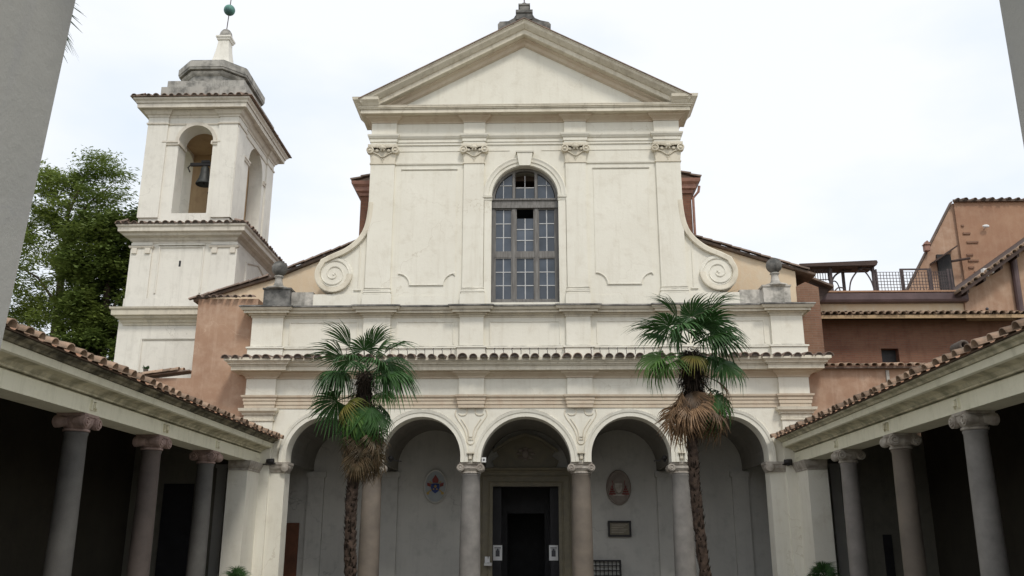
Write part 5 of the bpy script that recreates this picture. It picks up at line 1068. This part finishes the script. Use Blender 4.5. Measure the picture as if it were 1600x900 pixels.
palm((-3.92, 21, 0), [(-3.80, 21, -0.1), (-3.86, 21, 1.0), (-3.92, 21, 2.2), (-3.88, 21, 3.4), (-3.74, 21, 5.3)], 0.135, 0.125, (-3.74, 21, 5.45), lv, dd, (-1.5, 0.1), 'left fan palm with a dense green crown in front of the second arch', 3, DEAD_DARK + DEAD[:1])
lv = [(-158, 36, 30, G, .25, 1.05), (-150, 62, -20, 'spear', .3, 1.1), (-35, 52, 0, 'spear', .3, 1.2), (176, 30, 0, 'spear', .2, 1.2), (165, 18, -30, G, .2, 1.1), (-80, 72, 0, G, .3, 1.0), (-30, 40, -40, G, .3, 1.0), (8, 26, 30, G, .25, 1.15), (-14, 12, -20, G, .2, 1.1), (28, 52, 0, G, .3, 1.0),
      (90, 60, 0, G, .3, 1.0), (130, 40, 0, G, .25, 1.0), (-118, 30, 20, G, .2, .95), (-72, 34, -10, G, .2, 1.0), (-45, 16, 10, G, .15, .95),
      (-172, -14, 30, Fr, -.05, 1.15), (-148, -20, 0, Fr, -.12, 1.0), (172, -4, -40, Fr, 0, 1.2), (-10, -18, 20, G, -.05, 1.25), (-92, -24, 0, Yl, -.02, .8), (-14, -48, 30, G, -.6, 1.15), (20, -8, 0, G, 0, 1.0)]
Rl = random.Random(9)
dd = [(Rl.uniform(0, 360), Rl.uniform(-84, -46), Rl.uniform(-1.1, -.72), Rl.uniform(.65, 1.08)) for _ in range(58)] + [(-8, -22, -.5, 1.2), (-18, -50, -.6, 1.1), (-165, -52, -.85, 1.05), (-150, -58, -.9, 1.0), (-20, -58, -.9, 1.0)]
palm((3.85, 20, 0), [(3.98, 20, -0.1), (3.88, 20, 1.0), (3.78, 20, 2.6), (3.76, 20, 4.2), (3.84, 20, 5.4)], 0.12, 0.115, (3.84, 20, 5.78), lv, dd, (-1.05, 0.05), 'right fan palm with a skirt of dead brown fronds in front of the fifth arch', 4)
# palm hidden by the left pier: only frond tips show
LEAFN = [fan_leaf('frond', 'palm_green', 34, 1.0, 140, 0.4, 40, 0.8, 0.5)]
T = thing('palm_tree', (-9.2, 14, 0), 'palm almost hidden behind the left pier, a few frond tips showing', 'palm tree', 'fan palms in the courtyard')
T.location = (-7.6, 12.2, 0); BASE[T.name] = (-7.6, 12.2, 0)
trunk([(-7.6, 12.2, -0.1), (-7.7, 12.2, 4), (-7.9, 12.2, 9.2)], 0.17, 0.15, T, seed=8)
for k, (az, el) in enumerate([(0, 6), (-30, 25), (20, 35), (60, 20), (110, 30), (160, 10), (200, 30), (-70, 40), (-110, 15), (-150, 30), (90, 65), (-90, 70), (-10, -30), (-60, -20)]):
    inst(LEAFN[0], 'frond', T, (-8.38, 12.2, 9.62), aim(az, el, 0), (0.8,) * 3)
# small palms sprouting at the colonnade feet
for x, y, z, n, lb in ((-8.42, 27.2, 0.5, 9, 'small fan palm shoot at the foot of the left colonnade pier'), (8.5, 27.0, 0.66, 12, 'small palm bush at the foot of the right colonnade pier')):
    T = thing('palm_shrub', (x, y, 0), lb, 'shrub', 'small palms at the colonnade feet')
    part(MB().lathe([(0.001, 0), (0.12, 0.02), (0.10, 0.3), (0.06, z)], (x, y, 0), 10), 'stem', 'palm_trunk', T)
    for k in range(n): inst(LEAF[G][k % 4], 'frond', T, (x, y, z), aim(k * 360 / n + 11, 25 + 30 * (k % 3), 0), (0.42,) * 3)

# ------------------------------------------------------------ trees behind the left colonnade
def tree(name, base, clumps, branches, mat, label, seed, size=0.13, feather=False, tips=()):
    R = random.Random(seed); T = thing(name, base, label, 'tree', 'trees behind the left colonnade'); 
    tb = MB().tube([base, (base[0] + 0.3, base[1], clumps[0][2] * 0.6), (base[0], base[1], max(c[2] for c in clumps))], 0.45, 10, 0.08); trk = part(tb, 'trunk', 'bark', T)
    bb = MB()
    for (a, b_) in branches: m = (Vector(a) + Vector(b_)) / 2 + Vector((0, 0, 0.4)); bb.tube([a, tuple(m), b_], 0.09, 6, 0.02)
    if branches: part(bb, 'limbs', 'bark', T)
    fo = MB(); v, f = fo.v, fo.f
    for cx, cy, cz, rx, rz, dens in clumps:
        n = int(dens * rx * rx * rz * (34 if feather else 52))
        subs = []
        for _ in range(max(8, int(rx * rx * rz * 5))):
            while True:
                p = Vector((R.uniform(-1, 1), R.uniform(-1, 1), R.uniform(-1, 1)))
                if p.length < 1: break
            p *= (0.55 + 0.45 * p.length) / max(p.length, .2) if p.length > .2 else 1
            subs.append((cx + p.x * rx, cy + p.y * rx * 0.9, cz + p.z * rz, R.uniform(0.35, 0.75)))
        for _ in range(n):
            sx, sy, sz, sr = R.choice(subs)
            o = Vector((sx + R.gauss(0, sr * .55), sy + R.gauss(0, sr * .55), sz + R.gauss(0, sr * .38)))
            a = R.uniform(0, 2 * pi); tilt = R.uniform(-0.7, 0.5); d = Vector((cos(a), sin(a), tilt)).normalized(); s_ = d.cross(Vector((R.gauss(0, .4), R.gauss(0, .4), 1))).normalized()
            l = size * R.uniform(0.7, 1.5); w_ = l * (0.16 if feather else 0.30); b = len(v)
            v += [tuple(o), tuple(o + d * l * .5 + s_ * w_), tuple(o + d * l), tuple(o + d * l * .5 - s_ * w_)]; f.append((b, b + 1, b + 2, b + 3))
    for (a, b_, n, sp) in tips:      # airy sprays along outer boughs
        for _ in range(n):
            t = R.random(); o = Vector(a).lerp(Vector(b_), t) + Vector((R.gauss(0, sp), R.gauss(0, sp), R.gauss(0, sp * .5)))
            ang = R.uniform(0, 2 * pi); d = Vector((cos(ang), sin(ang), R.uniform(-.6, .3))).normalized(); s_ = d.cross(Vector((0, 0.3, 1))).normalized(); l = size * R.uniform(.6, 1.3); b = len(v)
            v += [tuple(o), tuple(o + d * l * .5 + s_ * l * .13), tuple(o + d * l), tuple(o + d * l * .5 - s_ * l * .13)]; f.append((b, b + 1, b + 2, b + 3))
    part(fo, 'crown', mat, T); return T
tree('conifer_tree', (-25.5, 46, 0), [(-25.4, 46, 19.8, 2.0, 1.8, 36), (-27, 46, 15.5, 3.0, 2.6, 18), (-24.2, 46, 16.8, 1.8, 1.2, 26), (-25.0, 46, 12.6, 2.4, 1.9, 18), (-28.5, 46, 20, 2.6, 2.4, 14), (-27, 46, 10.5, 3, 1.6, 16)],
     [((-25.5, 46, 17), (-22.6, 45.5, 19.2)), ((-25.5, 46, 18), (-22.8, 45.6, 20.9)), ((-25.5, 46, 15), (-22.9, 45.6, 17)), ((-25.4, 46, 13), (-22.8, 46, 14.6)), ((-25.5, 46, 19), (-24.2, 45.5, 21.8)), ((-25.4, 46, 14), (-27.5, 45.5, 16))],
     'foliage', 'airy feathery tree with light green tufts behind the left pier', 11, 0.24, True,
     [((-24.6, 45.6, 21.8), (-22.4, 45.6, 21.2), 1800, .42), ((-24.8, 45.6, 19.6), (-22.2, 45.6, 20.2), 1500, .42), ((-25, 45.6, 17.4), (-22.6, 45.6, 18.4), 1600, .45), ((-25, 45.6, 15.2), (-23, 45.6, 16.4), 1200, .4), ((-24.5, 45.6, 22.4), (-23.2, 45.6, 22.2), 700, .4), ((-26.4, 45.6, 16.5), (-24.5, 45.6, 17.4), 800, .5), ((-26.8, 45.6, 13.5), (-24.5, 45.6, 14.2), 900, .5)])
tree('evergreen_tree', (-21.6, 43.5, 0), [(-22.0, 43.5, 16.0, 2.2, 2.0, 34), (-20.3, 43.5, 16.8, 1.7, 1.5, 30), (-20.6, 43.5, 13.4, 2.3, 2.4, 34), (-22.6, 43.5, 12.4, 1.5, 1.6, 20), (-20.8, 43.5, 9.8, 3.0, 2.2, 26), (-18.6, 43.5, 13.0, 1.9, 3.4, 26), (-23.8, 43.5, 9.4, 2.6, 1.6, 24), (-19, 43.5, 17.4, 1.0, .7, 20)],
     [((-21.6, 43.5, 12), (-19.2, 43, 15.5)), ((-21.6, 43.5, 12), (-23, 43, 15))], 'foliage_dark', 'dense dark evergreen tree between the airy tree and the bell tower', 12, 0.2)
